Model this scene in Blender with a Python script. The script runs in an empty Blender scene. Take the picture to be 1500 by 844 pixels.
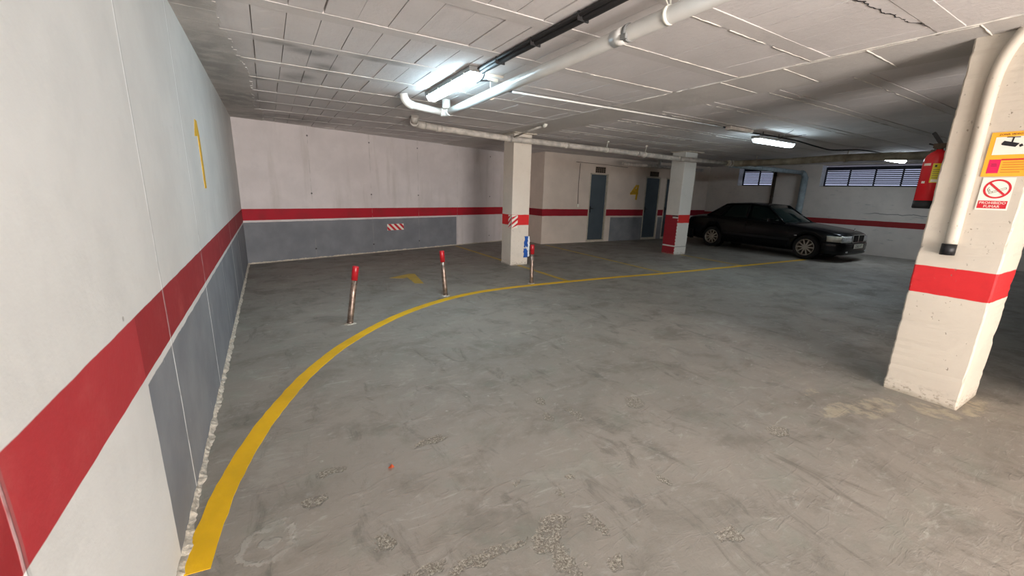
import bpy, bmesh, math, random
from mathutils import Vector, Matrix
random.seed(7)
SC = bpy.context.scene
COL = SC.collection
H = 2.633
XL = -0.44            # plane of the long white wall
D2R = math.pi / 180

# ------------------------------------------------------------------ colour
def lin(c):
    return tuple(((v / 255) / 12.92 if v / 255 <= .04045 else ((v / 255 + .055) / 1.055) ** 2.4) for v in c)
def rgba(c):
    return (*lin(c), 1)

# ------------------------------------------------------------------ node helper
class N:
    def __init__(s, name):
        s.m_ = bpy.data.materials.new(name); s.m_.use_nodes = True
        s.t = s.m_.node_tree; s.t.nodes.clear()
        s.out = s.t.nodes.new('ShaderNodeOutputMaterial')
        s.b = s.t.nodes.new('ShaderNodeBsdfPrincipled')
        s.t.links.new(s.b.outputs[0], s.out.inputs[0])
    def L(s, a, b):
        if hasattr(a, 'is_output') or isinstance(a, bpy.types.NodeSocket): s.t.links.new(a, b)
        elif isinstance(a, (tuple, list)) and len(b.default_value) == 4 and len(a) == 3: b.default_value = (*a, 1)
        else: b.default_value = a
    def m(s, op, a, b=0., c=None, clamp=False):
        n = s.t.nodes.new('ShaderNodeMath'); n.operation = op; n.use_clamp = clamp
        s.L(a, n.inputs[0]); s.L(b, n.inputs[1])
        if c is not None: s.L(c, n.inputs[2])
        return n.outputs[0]
    def pos(s):
        g = s.t.nodes.new('ShaderNodeNewGeometry'); return g.outputs['Position']
    def xyz(s, v):
        n = s.t.nodes.new('ShaderNodeSeparateXYZ'); s.L(v, n.inputs[0]); return n.outputs
    def vec(s, x, y, z):
        n = s.t.nodes.new('ShaderNodeCombineXYZ')
        for i, q in enumerate((x, y, z)): s.L(q, n.inputs[i])
        return n.outputs[0]
    def scale(s, v, k):
        n = s.t.nodes.new('ShaderNodeVectorMath'); n.operation = 'MULTIPLY'
        s.L(v, n.inputs[0]); n.inputs[1].default_value = k; return n.outputs[0]
    def noise(s, v, sc, det=4., ro=.55, dist=0.):
        n = s.t.nodes.new('ShaderNodeTexNoise'); s.L(v, n.inputs['Vector'])
        n.inputs['Scale'].default_value = sc; n.inputs['Detail'].default_value = det
        n.inputs['Roughness'].default_value = ro; n.inputs['Distortion'].default_value = dist
        return n.outputs[0]
    def voro(s, v, sc, feat='F1'):
        n = s.t.nodes.new('ShaderNodeTexVoronoi'); n.feature = feat; s.L(v, n.inputs['Vector'])
        n.inputs['Scale'].default_value = sc; return n.outputs['Distance']
    def ramp(s, f, a, b, c=0., d=1.):
        n = s.t.nodes.new('ShaderNodeMapRange'); n.interpolation_type = 'SMOOTHSTEP'
        s.L(f, n.inputs[0])
        for i, q in enumerate((a, b, c, d)): n.inputs[i + 1].default_value = q
        return n.outputs[0]
    def mix(s, f, a, b, mode='MIX'):
        n = s.t.nodes.new('ShaderNodeMix'); n.data_type = 'RGBA'; n.blend_type = mode
        s.L(f, n.inputs[0]); s.L(a, n.inputs[6]); s.L(b, n.inputs[7]); return n.outputs[2]
    def band(s, u, a, b, soft=.003):
        """1 where a < u < b"""
        r = s.ramp(u, a - soft, a + soft) if a is not None else 1.
        q = s.ramp(u, b - soft, b + soft, 1., 0.) if b is not None else 1.
        return s.m('MULTIPLY', r, q)
    def line(s, u, at, w):
        d = s.m('ABSOLUTE', s.m('SUBTRACT', u, at))
        return s.ramp(d, w * .4, w, 1., 0.)
    def spot(s, u, v, cu, cv, ru, rv, a=.7, b=1.):
        du = s.m('DIVIDE', s.m('SUBTRACT', u, cu), ru); dv = s.m('DIVIDE', s.m('SUBTRACT', v, cv), rv)
        d = s.m('SQRT', s.m('ADD', s.m('MULTIPLY', du, du), s.m('MULTIPLY', dv, dv)))
        return s.ramp(d, a, b, 1., 0.)
    def bump(s, h, strength=.3, dist=.01, prev=None):
        n = s.t.nodes.new('ShaderNodeBump'); n.inputs['Strength'].default_value = strength
        n.inputs['Distance'].default_value = dist; s.L(h, n.inputs['Height'])
        if prev is not None: s.L(prev, n.inputs['Normal'])
        return n.outputs[0]
    def fin(s, col, rough=.8, metal=0., normal=None, **k):
        s.L(col, s.b.inputs['Base Color']); s.L(rough, s.b.inputs['Roughness']); s.L(metal, s.b.inputs['Metallic'])
        if normal is not None: s.L(normal, s.b.inputs['Normal'])
        for q, v in k.items(): s.L(v, s.b.inputs[q.replace('_', ' ')])
        return s.m_

def simple(name, c, rough=.6, metal=0., var=.12, sc=12., bump=.15, **k):
    n = N(name); p = n.pos(); f = n.noise(p, sc, 5.)
    c = lin(c)
    lo = tuple(v * (1 - var) for v in c); hi = tuple(min(1, v * (1 + var)) for v in c)
    col = n.mix(n.ramp(f, .3, .7), lo, hi)
    return n.fin(col, rough, metal, n.bump(n.noise(p, sc * 4, 4.), bump, .004), **k)

RED = (176, 24, 38); REDB = (196, 44, 44); GREY = (124, 127, 133)
def plaster_layers(n, u, z, p, base, spec=.0, var=.05):
    """mottled whitewash on concrete; returns colour, height"""
    a = n.noise(p, 1.7, 6., .6); b = n.noise(p, 22., 4., .6); c = n.noise(p, 6., 5., .6)
    col = n.mix(n.ramp(a, .3, .7), tuple(v * (1 - var * 1.4) for v in base), tuple(min(1, v * (1 + var)) for v in base))
    col = n.mix(n.ramp(c, .52, .75, 0., .35), col, tuple(v * .86 for v in base))
    h = n.m('ADD', n.m('MULTIPLY', b, .5), n.m('MULTIPLY', c, .8))
    return col, h
def holes(n, p, sc, thr, dens):
    v = n.voro(p, sc); m = n.ramp(v, thr * .5, thr, 1., 0.)
    g = n.ramp(n.noise(p, 3.1, 3.), dens, dens + .08)
    return n.m('MULTIPLY', m, g)

# ---- long white wall
def mat_wall_left():
    n = N('white_painted_concrete'); p = n.pos(); x, y, z = n.xyz(p)
    col, h = plaster_layers(n, y, z, p, lin((214, 213, 209)))
    wob = n.m('MULTIPLY', n.m('SUBTRACT', n.noise(n.vec(0., y, 0.), 6., 3.), .5), .022)
    zz = n.m('ADD', z, wob)
    yy = n.m('ADD', y, n.m('MULTIPLY', n.m('SUBTRACT', n.noise(n.vec(0., 0., z), 5., 3.), .5), .02))
    col = n.mix(n.m('MULTIPLY', n.spot(y, z, 1.15, .25, .04, .22, .2, 1.), .22), col, lin((120, 112, 104)))
    # dado and stripe
    gcol = n.mix(n.ramp(n.noise(p, 2.5, 5.), .3, .7), lin((116, 119, 125)), lin((134, 137, 141)))
    sc = n.ramp(n.noise(n.scale(p, (1, 14, 2.2)), 2., 4., .6), .68, .72)
    gcol = n.mix(n.m('MULTIPLY', sc, .5), gcol, lin((190, 190, 188)))
    g = n.m('MULTIPLY', n.band(yy, 1.83, 30.), n.band(zz, None, .772, .003))
    col = n.mix(g, col, gcol)
    rcol = n.mix(n.band(y, .952, 1.82), lin((150, 30, 36)), lin((172, 44, 50)))
    rcol = n.mix(n.ramp(n.noise(p, 5., 6., .65), .5, .8, 0., .35), rcol, lin((196, 96, 92)))
    zr = n.m('ADD', z, n.m('MULTIPLY', wob, .35))
    r = n.band(zr, .803, 1.034, .0025)
    col = n.mix(r, col, rcol)
    # formwork joints
    j = None; jd = None
    for at, w, k in ((.945, .007, .9), (2.27, .009, .95), (3.52, .012, 1.), (4.72, .008, .5), (6.02, .018, .95), (7.25, .018, .8)):
        jy = n.m('ADD', y, n.m('MULTIPLY', n.m('SUBTRACT', n.noise(n.vec(0., 0., z), 3., 5.), .5), .03))
        q = n.m('MULTIPLY', n.line(jy, at, w), k); j = q if j is None else n.m('MAXIMUM', j, q)
        q = n.m('MULTIPLY', n.line(jy, at + w * 1.5, w), k); jd = q if jd is None else n.m('MAXIMUM', jd, q)
    j = n.m('MULTIPLY', j, n.ramp(n.noise(p, 9., 3.), .25, .5))
    col = n.mix(n.m('MULTIPLY', jd, .3), col, lin((140, 138, 134)))  # shaded side of each joint painted in as a thin darker line
    jr = n.m('MULTIPLY', j, n.m('SUBTRACT', .9, n.m('MULTIPLY', r, .55)))
    col = n.mix(jr, col, lin((250, 250, 248)))
    hl = holes(n, p, 5., .055, .56); col = n.mix(n.m('MULTIPLY', hl, .6), col, lin((130, 122, 112)))
    hh = n.m('SUBTRACT', n.m('ADD', h, n.m('MULTIPLY', j, 1.6)), hl)
    top = n.ramp(n.m('ADD', z, n.m('MULTIPLY', n.noise(p, 14., 4.), .12)), 2.60, 2.70)
    col = n.mix(n.m('MULTIPLY', top, .6), col, lin((215, 213, 208)))
    return n.fin(col, .62, 0., n.bump(hh, .22, .012))
# ---- far wall (sloping away)
BW0 = Vector((-.46, 9.05, 0)); BW1 = Vector((6.93, 11.2, 0)); BWD = (BW1 - BW0).normalized()
def mat_wall_back():
    n = N('painted_formwork_concrete'); p = n.pos(); x, y, z = n.xyz(p)
    col, h = plaster_layers(n, x, z, p, lin((212, 204, 202)))
    vs = n.noise(n.scale(p, (3, 3, .35)), 1.6, 5.); col = n.mix(n.ramp(vs, .5, .75, 0., .4), col, lin((176, 168, 160)))
    wob = n.m('MULTIPLY', n.m('SUBTRACT', n.noise(n.vec(x, 0., 0.), 5., 3.), .5), .02)
    zz = n.m('ADD', z, wob)
    gcol = n.mix(n.ramp(n.noise(p, 2.5, 5.), .3, .7), lin((112, 114, 119)), lin((126, 128, 132)))
    foot = n.ramp(n.m('ADD', z, n.m('MULTIPLY', n.noise(p, 8., 4.), .05)), .03, .045, 0., 1.)
    g = n.m('MULTIPLY', n.m('MULTIPLY', n.band(x, -.5, 4.42), n.band(zz, None, .785)), foot)
    col = n.mix(g, col, gcol)
    rcol = n.mix(n.ramp(n.noise(p, 3., 5.), .4, .7), lin((170, 14, 36)), lin((150, 26, 36)))
    col = n.mix(n.band(n.m('ADD', z, n.m('MULTIPLY', wob, .3)), .823, 1.036), col, rcol)
    j = None
    for at in (.78, 2.04, 3.25, 4.45):
        jx = n.m('ADD', x, n.m('MULTIPLY', n.m('SUBTRACT', n.noise(n.vec(0., 0., z), 3., 5.), .5), .03))
        q = n.line(jx, at, .008); j = q if j is None else n.m('MAXIMUM', j, q)
    j = n.m('MULTIPLY', j, n.ramp(n.noise(p, 6., 3.), .4, .6))
    col = n.mix(n.m('MULTIPLY', j, .5), col, lin((150, 146, 140)))
    d = None
    for hx in (.78, 2.04, 3.25, 5.62):
        for hz in (2.46, 1.34, .2):
            q = n.spot(x, z, hx, hz, .022, .022, .5, 1.); d = q if d is None else n.m('MAXIMUM', d, q)
    col = n.mix(n.m('MULTIPLY', d, .85), col, lin((40, 36, 34)))
    return n.fin(col, .75, 0., n.bump(n.m('SUBTRACT', h, n.m('MULTIPLY', d, 3.)), .22, .012))
def mat_stripe_wall(name, base, red, zlo, zhi, ax='x', dado=()):
    n = N(name); p = n.pos(); x, y, z = n.xyz(p); u = x if ax == 'x' else y
    col, h = plaster_layers(n, u, z, p, lin(base))
    wob = n.m('MULTIPLY', n.m('SUBTRACT', n.noise(n.vec(u, 0., 0.), 4., 3.), .5), .016)
    zz = n.m('ADD', z, wob)
    if dado:
        g = None
        for a, b in dado:
            q = n.band(u, a, b); g = q if g is None else n.m('MAXIMUM', g, q)
        gcol = n.mix(n.ramp(n.noise(p, 2.5, 5.), .3, .7), lin((120, 122, 126)), lin((136, 138, 140)))
        col = n.mix(n.m('MULTIPLY', g, n.band(zz, None, .78)), col, gcol)
    if ax == 'y':
        st = n.noise(n.scale(p, (1, 1.2, 6)), 2.2, 6., .65)
        col = n.mix(n.ramp(st, .6, .72, 0., .5), col, lin((130, 132, 130)))
        ck = n.m('MULTIPLY', n.line(n.m('ADD', z, n.m('MULTIPLY', n.noise(n.vec(0., y, 0.), 4., 4.), .12)), 1.26, .016), n.band(y, 3.6, 5.1, .2))
        col = n.mix(n.m('MULTIPLY', ck, .7), col, lin((90, 92, 90)))
    else:
        pt = n.spot(x, z, 8.25, .25, .33, .33, .85, 1.)
        col = n.mix(n.m('MULTIPLY', pt, .35), col, lin((214, 204, 188)))
    col = n.mix(n.band(zz, zlo, zhi), col, n.mix(n.ramp(n.noise(p, 3., 5.), .4, .7), lin(red), tuple(v * .85 for v in lin(red))))
    return n.fin(col, .8, 0., n.bump(h, .2, .012))
# ---- pillar plaster: stripes given as (zlo, zhi)
def mat_pillar(name, base, red, zlo=.835, zhi=1.045, extra=None):
    n = N(name); p = n.pos(); x, y, z = n.xyz(p)
    col, h = plaster_layers(n, x, z, p, lin(base), var=.03)
    wob = n.m('MULTIPLY', n.m('SUBTRACT', n.noise(p, 6., 4.), .5), .014)
    rc = n.mix(n.ramp(n.noise(p, 7., 6., .65), .45, .8, 0., .6), lin(red), tuple(v * .72 for v in lin(red)))
    zz = n.m('ADD', z, wob)
    if extra == 'two':   # the face towards the open floor is red down to the ground
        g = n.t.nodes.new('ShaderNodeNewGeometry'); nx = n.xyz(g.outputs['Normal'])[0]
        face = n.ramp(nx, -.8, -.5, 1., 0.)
        zig = n.m('ADD', y, n.m('MULTIPLY', n.m('SINE', n.m('MULTIPLY', z, 75.)), .012))
        low = n.m('MULTIPLY', n.m('MULTIPLY', face, n.band(zz, None, 1.03)), n.ramp(zig, 6.95, 6.96))
        low = n.m('MULTIPLY', low, n.m('SUBTRACT', 1., n.band(zz, .21, .245)))
        low = n.m('MULTIPLY', low, n.m('SUBTRACT', 1., n.m('MULTIPLY', n.band(zz, .955, .99, .008), n.band(y, 6.9, 7.12, .02))))
        mask = n.m('MAXIMUM', low, n.m('MULTIPLY', n.m('SUBTRACT', 1., face), n.band(zz, zlo, zhi)))
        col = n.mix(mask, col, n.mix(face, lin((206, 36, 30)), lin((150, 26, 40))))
        ln = n.m('MULTIPLY', n.m('SUBTRACT', 1., face), n.band(zz, .2, .222)); col = n.mix(n.m('MULTIPLY', ln, .6), col, lin((110, 110, 104)))
        dk = n.m('MULTIPLY', face, n.m('MULTIPLY', n.band(zz, .995, 1.03, .006), n.band(y, 6.9, 7.14))); col = n.mix(n.m('MULTIPLY', dk, .8), col, lin((60, 40, 38)))
    else:
        col = n.mix(n.band(zz, zlo, zhi), col, rc)
    wp_ = n.t.nodes.new('ShaderNodeVectorMath'); wp_.operation = 'ADD'; n.L(n.scale(p, (1.6, 1.6, 1.)), wp_.inputs[0]); nz_ = n.m('MULTIPLY', n.noise(p, 25., 3.), .12); n.L(n.vec(nz_, nz_, nz_), wp_.inputs[1])
    hl = n.m('MULTIPLY', holes(n, wp_.outputs[0], 17., .17, .5), n.ramp(n.noise(p, 40., 3., .7), .45, .52))
    hl2 = n.m('MULTIPLY', n.ramp(n.noise(p, 34., 3.), .68, .72), n.ramp(n.noise(p, 5., 3.), .5, .6))
    base_z = n.ramp(z, 0., .14, 1., 0.)
    hl3 = n.m('MULTIPLY', n.ramp(n.noise(n.scale(p, (1, 1, 1.7)), 30., 5., .7), .52, .6), base_z)
    hm = n.m('MAXIMUM', n.m('MAXIMUM', hl, hl2), hl3)
    col = n.mix(n.m('MULTIPLY', hm, .7), col, lin((120, 108, 92)))
    col = n.mix(n.ramp(n.m('ADD', z, n.m('MULTIPLY', n.noise(p, 9., 4.), .05)), .02, .07, .75, 0.), col, lin((150, 140, 122)))
    return n.fin(col, .7, 0., n.bump(n.m('SUBTRACT', h, n.m('MULTIPLY', hm, 2.)), .35, .012))

def mat_floor():
    n = N('worn_power_floated_concrete'); p = n.pos(); x, y, z = n.xyz(p)
    A = n.noise(p, .55, 5., .55); B = n.noise(n.scale(p, (1., 1.25, 1.)), 1.9, 8., .66, .35); Cc = n.noise(p, 11., 6., .65)
    c1 = lin((152, 144, 134)); c2 = lin((120, 115, 106))
    col = n.mix(n.ramp(A, .35, .65), lin((141, 135, 126)), c1)
    col = n.mix(n.ramp(B, .48, .66, 0., .7), col, c2)
    col = n.mix(n.ramp(B, .3, .42, .4, 0.), col, lin((168, 164, 154)))
    col = n.mix(n.ramp(n.noise(p, 3.7, 5., .6), .5, .72, 0., .35), col, lin((132, 138, 126)))
    col = n.mix(n.ramp(Cc, .56, .74, 0., .5), col, lin((168, 164, 156)))
    col = n.mix(n.ramp(n.noise(p, 60., 3., .6), .6, .8, 0., .35), col, lin((86, 84, 78)))
    # trowel and tyre sweeps
    h = n.m('ADD', n.m('MULTIPLY', B, .35), n.m('MULTIPLY', Cc, .3))
    for cx, cy, r0, amp in ((2.9, 3.9, .9, .5), (3.1, 1.75, .42, .7), (1.2, 3.2, 1.2, .35)):
        dx = n.m('SUBTRACT', x, cx); dy = n.m('SUBTRACT', y, cy)
        d = n.m('SQRT', n.m('ADD', n.m('MULTIPLY', dx, dx), n.m('MULTIPLY', dy, dy)))
        d = n.m('ADD', d, n.m('MULTIPLY', n.noise(p, 1.6, 4.), .5))
        w = n.m('MULTIPLY', n.m('SINE', n.m('MULTIPLY', d, 46.)), n.ramp(d, r0 * .35 + .25, r0 + .35, 1., 0.))
        w = n.m('MULTIPLY', w, n.ramp(n.noise(p, 2.2, 3.), .5, .62))
        h = n.m('ADD', h, n.m('MULTIPLY', w, amp * .35))
        col = n.mix(n.m('MULTIPLY', n.ramp(w, .3, 1.), .22), col, lin((170, 167, 158)))
    # chipped places with exposed aggregate
    jx = n.m('ADD', x, n.m('MULTIPLY', n.m('SUBTRACT', n.noise(p, 9., 5., .7), .5), .16))
    jy = n.m('ADD', y, n.m('MULTIPLY', n.m('SUBTRACT', n.noise(n.scale(p, (1, 1, 1)), 10.3, 5., .7), .5), .16))
    pit = None
    for cx, cy, ru, rv in ((.62, 1.24, .17, .028), (.80, 1.22, .06, .022), (1.00, 1.23, .10, .05), (.92, 1.17, .075, .05), (.93, 1.06, .05, .10), (1.52, 2.0, .035, .07), (1.71, 1.93, .035, .1), (1.60, 2.2, .05, .05),
                           (1.18, 1.13, .035, .07), (2.79, 1.14, .10, .05), (2.21, 1.86, .09, .09), (.72, 2.12, .10, .035), (.38, 1.28, .11, .035), (.31, 1.20, .10, .03),
                           (.30, 1.5, .04, .06), (1.72, 1.2, .03, .05), (1.68, .8, .06, .04), (1.15, 1.38, .02, .03), (1.28, 1.45, .02, .03), (1.0, 1.55, .02, .02), (1.12, .95, .05, .04),
                           (.06, 1.91, .05, .05), (.16, 2.1, .09, .03), (1.0, 1.0, .01, .01)):
        q = n.spot(jx, jy, cx, cy, ru, rv, .75, 1.); pit = q if pit is None else n.m('MAXIMUM', pit, q)
    pale = None
    for cx, cy, ru, rv in ((3.5, 1.08, .26, .07), (3.8, .96, .34, .11), (4.15, .72, .16, .16), (4.5, .58, .3, .06), (3.62, 1.32, .10, .05)):
        q = n.spot(jx, jy, cx, cy, ru, rv, .7, 1.); pale = q if pale is None else n.m('MAXIMUM', pale, q)
    pale = n.m('MULTIPLY', pale, n.ramp(n.noise(n.scale(p, (1.6, 1., 1.)), 7., 7., .75), .42, .56))
    col = n.mix(n.m('MULTIPLY', pale, .6), col, lin((186, 174, 150)))
    wsp = n.noise(n.scale(p, (1.6, 4.2, 1.)), 2.1, 8., .72, 1.4)
    col = n.mix(n.ramp(wsp, .56, .7, 0., .48), col, lin((182, 179, 170)))
    col = n.mix(n.ramp(n.noise(n.scale(p, (3., 1.2, 1.)), 1.7, 8., .72, 1.1), .54, .69, 0., .55), col, lin((96, 93, 86)))
    agg = n.noise(p, 85., 6., .85, .3)
    pit = n.m('MULTIPLY', pit, n.ramp(n.noise(p, 24., 5., .75), .38, .5))
    tiny = n.m('MULTIPLY', n.ramp(n.voro(p, 7.), .05, .09, 1., 0.), n.ramp(n.noise(p, 1.3, 2.), .52, .58))
    tiny = n.m('MULTIPLY', tiny, n.ramp(agg, .4, .55))
    pitc = n.mix(n.ramp(agg, .44, .62), lin((118, 110, 98)), lin((206, 200, 186)))
    col = n.mix(n.m('MULTIPLY', pit, .95), col, pitc); col = n.mix(n.m('MULTIPLY', tiny, .7), col, lin((186, 182, 172)))
    # ring shaped scar near the long wall
    dx = n.m('SUBTRACT', jx, -.13); dy = n.m('SUBTRACT', jy, 1.74)
    d = n.m('SQRT', n.m('ADD', n.m('MULTIPLY', dx, dx), n.m('MULTIPLY', dy, dy)))
    ring = n.m('MULTIPLY', n.line(d, .10, .02), n.ramp(n.noise(p, 6., 3.), .35, .55)); scab = n.ramp(n.m('ADD', d, n.m('MULTIPLY', n.noise(p, 30., 3.), .05)), .05, .065, 1., 0.)
    col = n.mix(n.m('MULTIPLY', ring, .45), col, lin((176, 172, 164))); col = n.mix(n.m('MULTIPLY', scab, .5), col, lin((158, 156, 148)))
    h = n.m('ADD', h, n.m('MULTIPLY', n.m('ADD', ring, scab), .35))
    h = n.m('SUBTRACT', h, n.m('MULTIPLY', pit, n.m('ADD', .5, n.m('MULTIPLY', agg, 2.2))))
    sc = n.noise(n.scale(p, (1., 3., 1.)), 5., 7., .7, 1.2)
    h = n.m('ADD', h, n.m('MULTIPLY', n.ramp(sc, .52, .7), .22))
    h = n.m('ADD', h, n.m('MULTIPLY', n.noise(p, 90., 3., .7), .12))
    rough = n.ramp(B, .3, .7, .5, .7)
    return n.fin(col, rough, 0., n.bump(h, .55, .018), Specular_IOR_Level=.35)

def mat_paint_line(name, c, wear):
    n = N(name); p = n.pos()
    w = n.ramp(n.noise(p, 7., 7., .7), wear, wear + .12)
    col = n.mix(n.ramp(n.noise(p, 3., 4.), .3, .7), lin(c), tuple(v * .82 for v in lin(c)))
    col = n.mix(w, col, lin((126, 121, 104)))
    h = n.m('ADD', n.noise(p, 14., 6.), n.m('MULTIPLY', n.noise(n.scale(p, (1, 1, 1)), 45., 3.), .3))
    return n.fin(col, .5, 0., n.bump(h, .3, .01))

def mat_ceiling(kind):
    n = N('ceiling_' + kind); p = n.pos(); x, y, z = n.xyz(p)
    b = {'block': (212, 206, 203), 'rib': (203, 197, 193), 'slab': (200, 194, 188)}[kind]
    base = lin(b)
    a = n.noise(p, 1.3, 5.); f = n.noise(p, 30., 5., .7)
    col = n.mix(n.ramp(a, .3, .7), tuple(v * .93 for v in base), tuple(v * 1.05 for v in base))
    col = n.mix(n.ramp(f, .5, .75, 0., .3), col, tuple(v * .8 for v in base))
    # dark stains and greyer concrete along the long wall
    st = None
    for cx, cy, ru, rv in ((.2, 4.2, .22, .1), (.45, 4.3, .3, .16), (.42, 5.3, .2, .22), (1.0, 4.15, .32, .12), (.02, 5.6, .14, .16), (-.34, 3.2, .34, 1.1), (-.34, 5.2, .42, 1.8), (-.25, 7.2, .6, 1.4), (.3, 8.6, 1.4, .8), (.6, 4.75, .16, .2)):
        q = n.spot(x, y, cx, cy, ru, rv, .2, 1.1); st = q if st is None else n.m('MAXIMUM', st, q)
    st = n.m('MULTIPLY', st, n.ramp(n.noise(p, 5., 5.), .3, .6, .4, 1.))
    col = n.mix(n.m('MULTIPLY', st, .58), col, lin((104, 103, 99)))
    w = n.noise(n.scale(p, (9., .6, 1.)), 2., 5., .6)
    if kind == 'block': col = n.mix(n.ramp(w, .52, .75, 0., .2), col, tuple(v * .75 for v in base))
    return n.fin(col, .9, 0., n.bump(n.m('ADD', f, n.m('MULTIPLY', n.noise(p, 7., 5.), .8)), .45, .008))

# ------------------------------------------------------------------ mesh builder
class MB:
    def __init__(s): s.v = []; s.f = []; s.sm = []
    def add(s, vs, fs, smooth=False):
        o = len(s.v); s.v += [Vector(v) for v in vs]; s.f += [[i + o for i in f] for f in fs]; s.sm += [smooth] * len(fs); return s
    def box(s, x0, x1, y0, y1, z0, z1):
        return s.add([(x, y, z) for z in (z0, z1) for y in (y0, y1) for x in (x0, x1)],
                     [(0, 2, 3, 1), (4, 5, 7, 6), (0, 1, 5, 4), (2, 6, 7, 3), (0, 4, 6, 2), (1, 3, 7, 5)])
    def obox(s, c, ax, ay, az):
        """oriented box: centre and three half-axis vectors"""
        c, ax, ay, az = map(Vector, (c, ax, ay, az))
        return s.add([c + ax * i + ay * j + az * k for k in (-1, 1) for j in (-1, 1) for i in (-1, 1)],
                     [(0, 2, 3, 1), (4, 5, 7, 6), (0, 1, 5, 4), (2, 6, 7, 3), (0, 4, 6, 2), (1, 3, 7, 5)])
    def prism(s, pts, d):
        """pts: list of 3-D points of a planar polygon; extruded by vector d"""
        pts = [Vector(q) for q in pts]; d = Vector(d); k = len(pts)
        nrm = sum(((pts[i]).cross(pts[(i + 1) % k]) for i in range(k)), Vector())
        if nrm.dot(d) > 0: pts = pts[::-1]
        fs = [list(range(k)), [k + i for i in reversed(range(k))]] + [(i, k + i, k + (i + 1) % k, (i + 1) % k) for i in range(k)]
        return s.add(pts + [q + d for q in pts], [f if isinstance(f, list) else f for f in fs])
    def tube(s, path, r, seg=16, caps=True, smooth=True):
        path = [Vector(q) for q in path]; rs = r if isinstance(r, (list, tuple)) else [r] * len(path)
        vs = []; fs = []; prev = None
        for i, q in enumerate(path):
            t = (path[min(i + 1, len(path) - 1)] - path[max(i - 1, 0)]).normalized()
            if prev is None:
                a = t.cross(Vector((0, 0, 1)) if abs(t.z) < .9 else Vector((1, 0, 0))).normalized()
            else: a = (prev - t * prev.dot(t)).normalized()
            prev = a; b = t.cross(a)
            vs += [q + (a * math.cos(2 * math.pi * k / seg) + b * math.sin(2 * math.pi * k / seg)) * rs[i] for k in range(seg)]
        for i in range(len(path) - 1):
            for k in range(seg):
                fs.append((i * seg + k, i * seg + (k + 1) % seg, (i + 1) * seg + (k + 1) % seg, (i + 1) * seg + k))
        s.add(vs, fs, smooth)
        if caps:
            o = len(s.v) - len(vs)
            s.f.append([o + k for k in reversed(range(seg))]); s.sm.append(False)
            s.f.append([o + (len(path) - 1) * seg + k for k in range(seg)]); s.sm.append(False)
        return s
    def lathe(s, prof, o, ax=(0, 0, 1), seg=32, closed=False, smooth=True):
        """prof: (radius, height along ax)"""
        ax = Vector(ax).normalized(); o = Vector(o)
        a = ax.cross(Vector((0, 0, 1)) if abs(ax.z) < .9 else Vector((1, 0, 0))).normalized(); b = ax.cross(a)
        vs = [o + ax * h + (a * math.cos(2 * math.pi * k / seg) + b * math.sin(2 * math.pi * k / seg)) * r for r, h in prof for k in range(seg)]
        m = len(prof); fs = []
        for i in range(m if closed else m - 1):
            j = (i + 1) % m
            for k in range(seg): fs.append((i * seg + k, i * seg + (k + 1) % seg, j * seg + (k + 1) % seg, j * seg + k))
        s.add(vs, fs, smooth)
        return s
    def grid(s, fn, nu, nv, smooth=True, thick=None):
        """surface fn(u,v) on [0,1]^2; thick: vector function or constant offset -> closed shell"""
        P = [[Vector(fn(i / nu, j / nv)) for j in range(nv + 1)] for i in range(nu + 1)]
        id_ = lambda i, j: i * (nv + 1) + j
        vs = [P[i][j] for i in range(nu + 1) for j in range(nv + 1)]
        fs = [(id_(i, j), id_(i + 1, j), id_(i + 1, j + 1), id_(i, j + 1)) for i in range(nu) for j in range(nv)]
        s.add(vs, fs, smooth)
        if thick is not None:
            t = Vector(thick); o = len(vs)
            base = len(s.v) - len(vs)
            s.v += [q + t for q in vs]
            for i in range(nu):
                for j in range(nv):
                    s.f.append([base + o + k for k in (id_(i, j), id_(i, j + 1), id_(i + 1, j + 1), id_(i + 1, j))]); s.sm.append(smooth)
            edge = [id_(i, 0) for i in range(nu + 1)] + [id_(nu, j) for j in range(1, nv + 1)] + [id_(i, nv) for i in range(nu - 1, -1, -1)] + [id_(0, j) for j in range(nv - 1, 0, -1)]
            for k in range(len(edge)):
                a, b = edge[k], edge[(k + 1) % len(edge)]
                s.f.append([base + b, base + a, base + o + a, base + o + b]); s.sm.append(False)
        return s
    def build(s, name, mat, parent=None, bevel=0., seg=2, fix=True):
        me = bpy.data.meshes.new(name)
        off = Vector(parent_world(parent)) if parent is not None else Vector()
        me.from_pydata([v - off for v in s.v], [], s.f)
        for p, q in zip(me.polygons, s.sm): p.use_smooth = q
        me.materials.append(mat)
        if fix:
            bm = bmesh.new(); bm.from_mesh(me); bmesh.ops.recalc_face_normals(bm, faces=bm.faces); bm.to_mesh(me); bm.free()
        o = bpy.data.objects.new(name, me); COL.objects.link(o)
        if parent is not None: o.parent = parent
        if bevel:
            md = o.modifiers.new('bevel', 'BEVEL'); md.width = bevel; md.segments = seg; md.limit_method = 'ANGLE'; md.angle_limit = .7
        return o
def parent_world(o):
    v = Vector()
    while o is not None: v += o.location; o = o.parent
    return v
def tag(o, label, cat, group=None, kind=None):
    o['label'] = label; o['category'] = cat
    if group: o['group'] = group
    if kind: o['kind'] = kind
    return o
def thing(name, loc, label, cat, group=None, kind=None):
    o = bpy.data.objects.new(name, None); o.empty_display_size = .1; COL.objects.link(o); o.location = loc
    return tag(o, label, cat, group, kind)
def structure(o, label=None, cat=None):
    o['kind'] = 'structure'
    if label: o['label'] = label; o['category'] = cat
    return o
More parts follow.
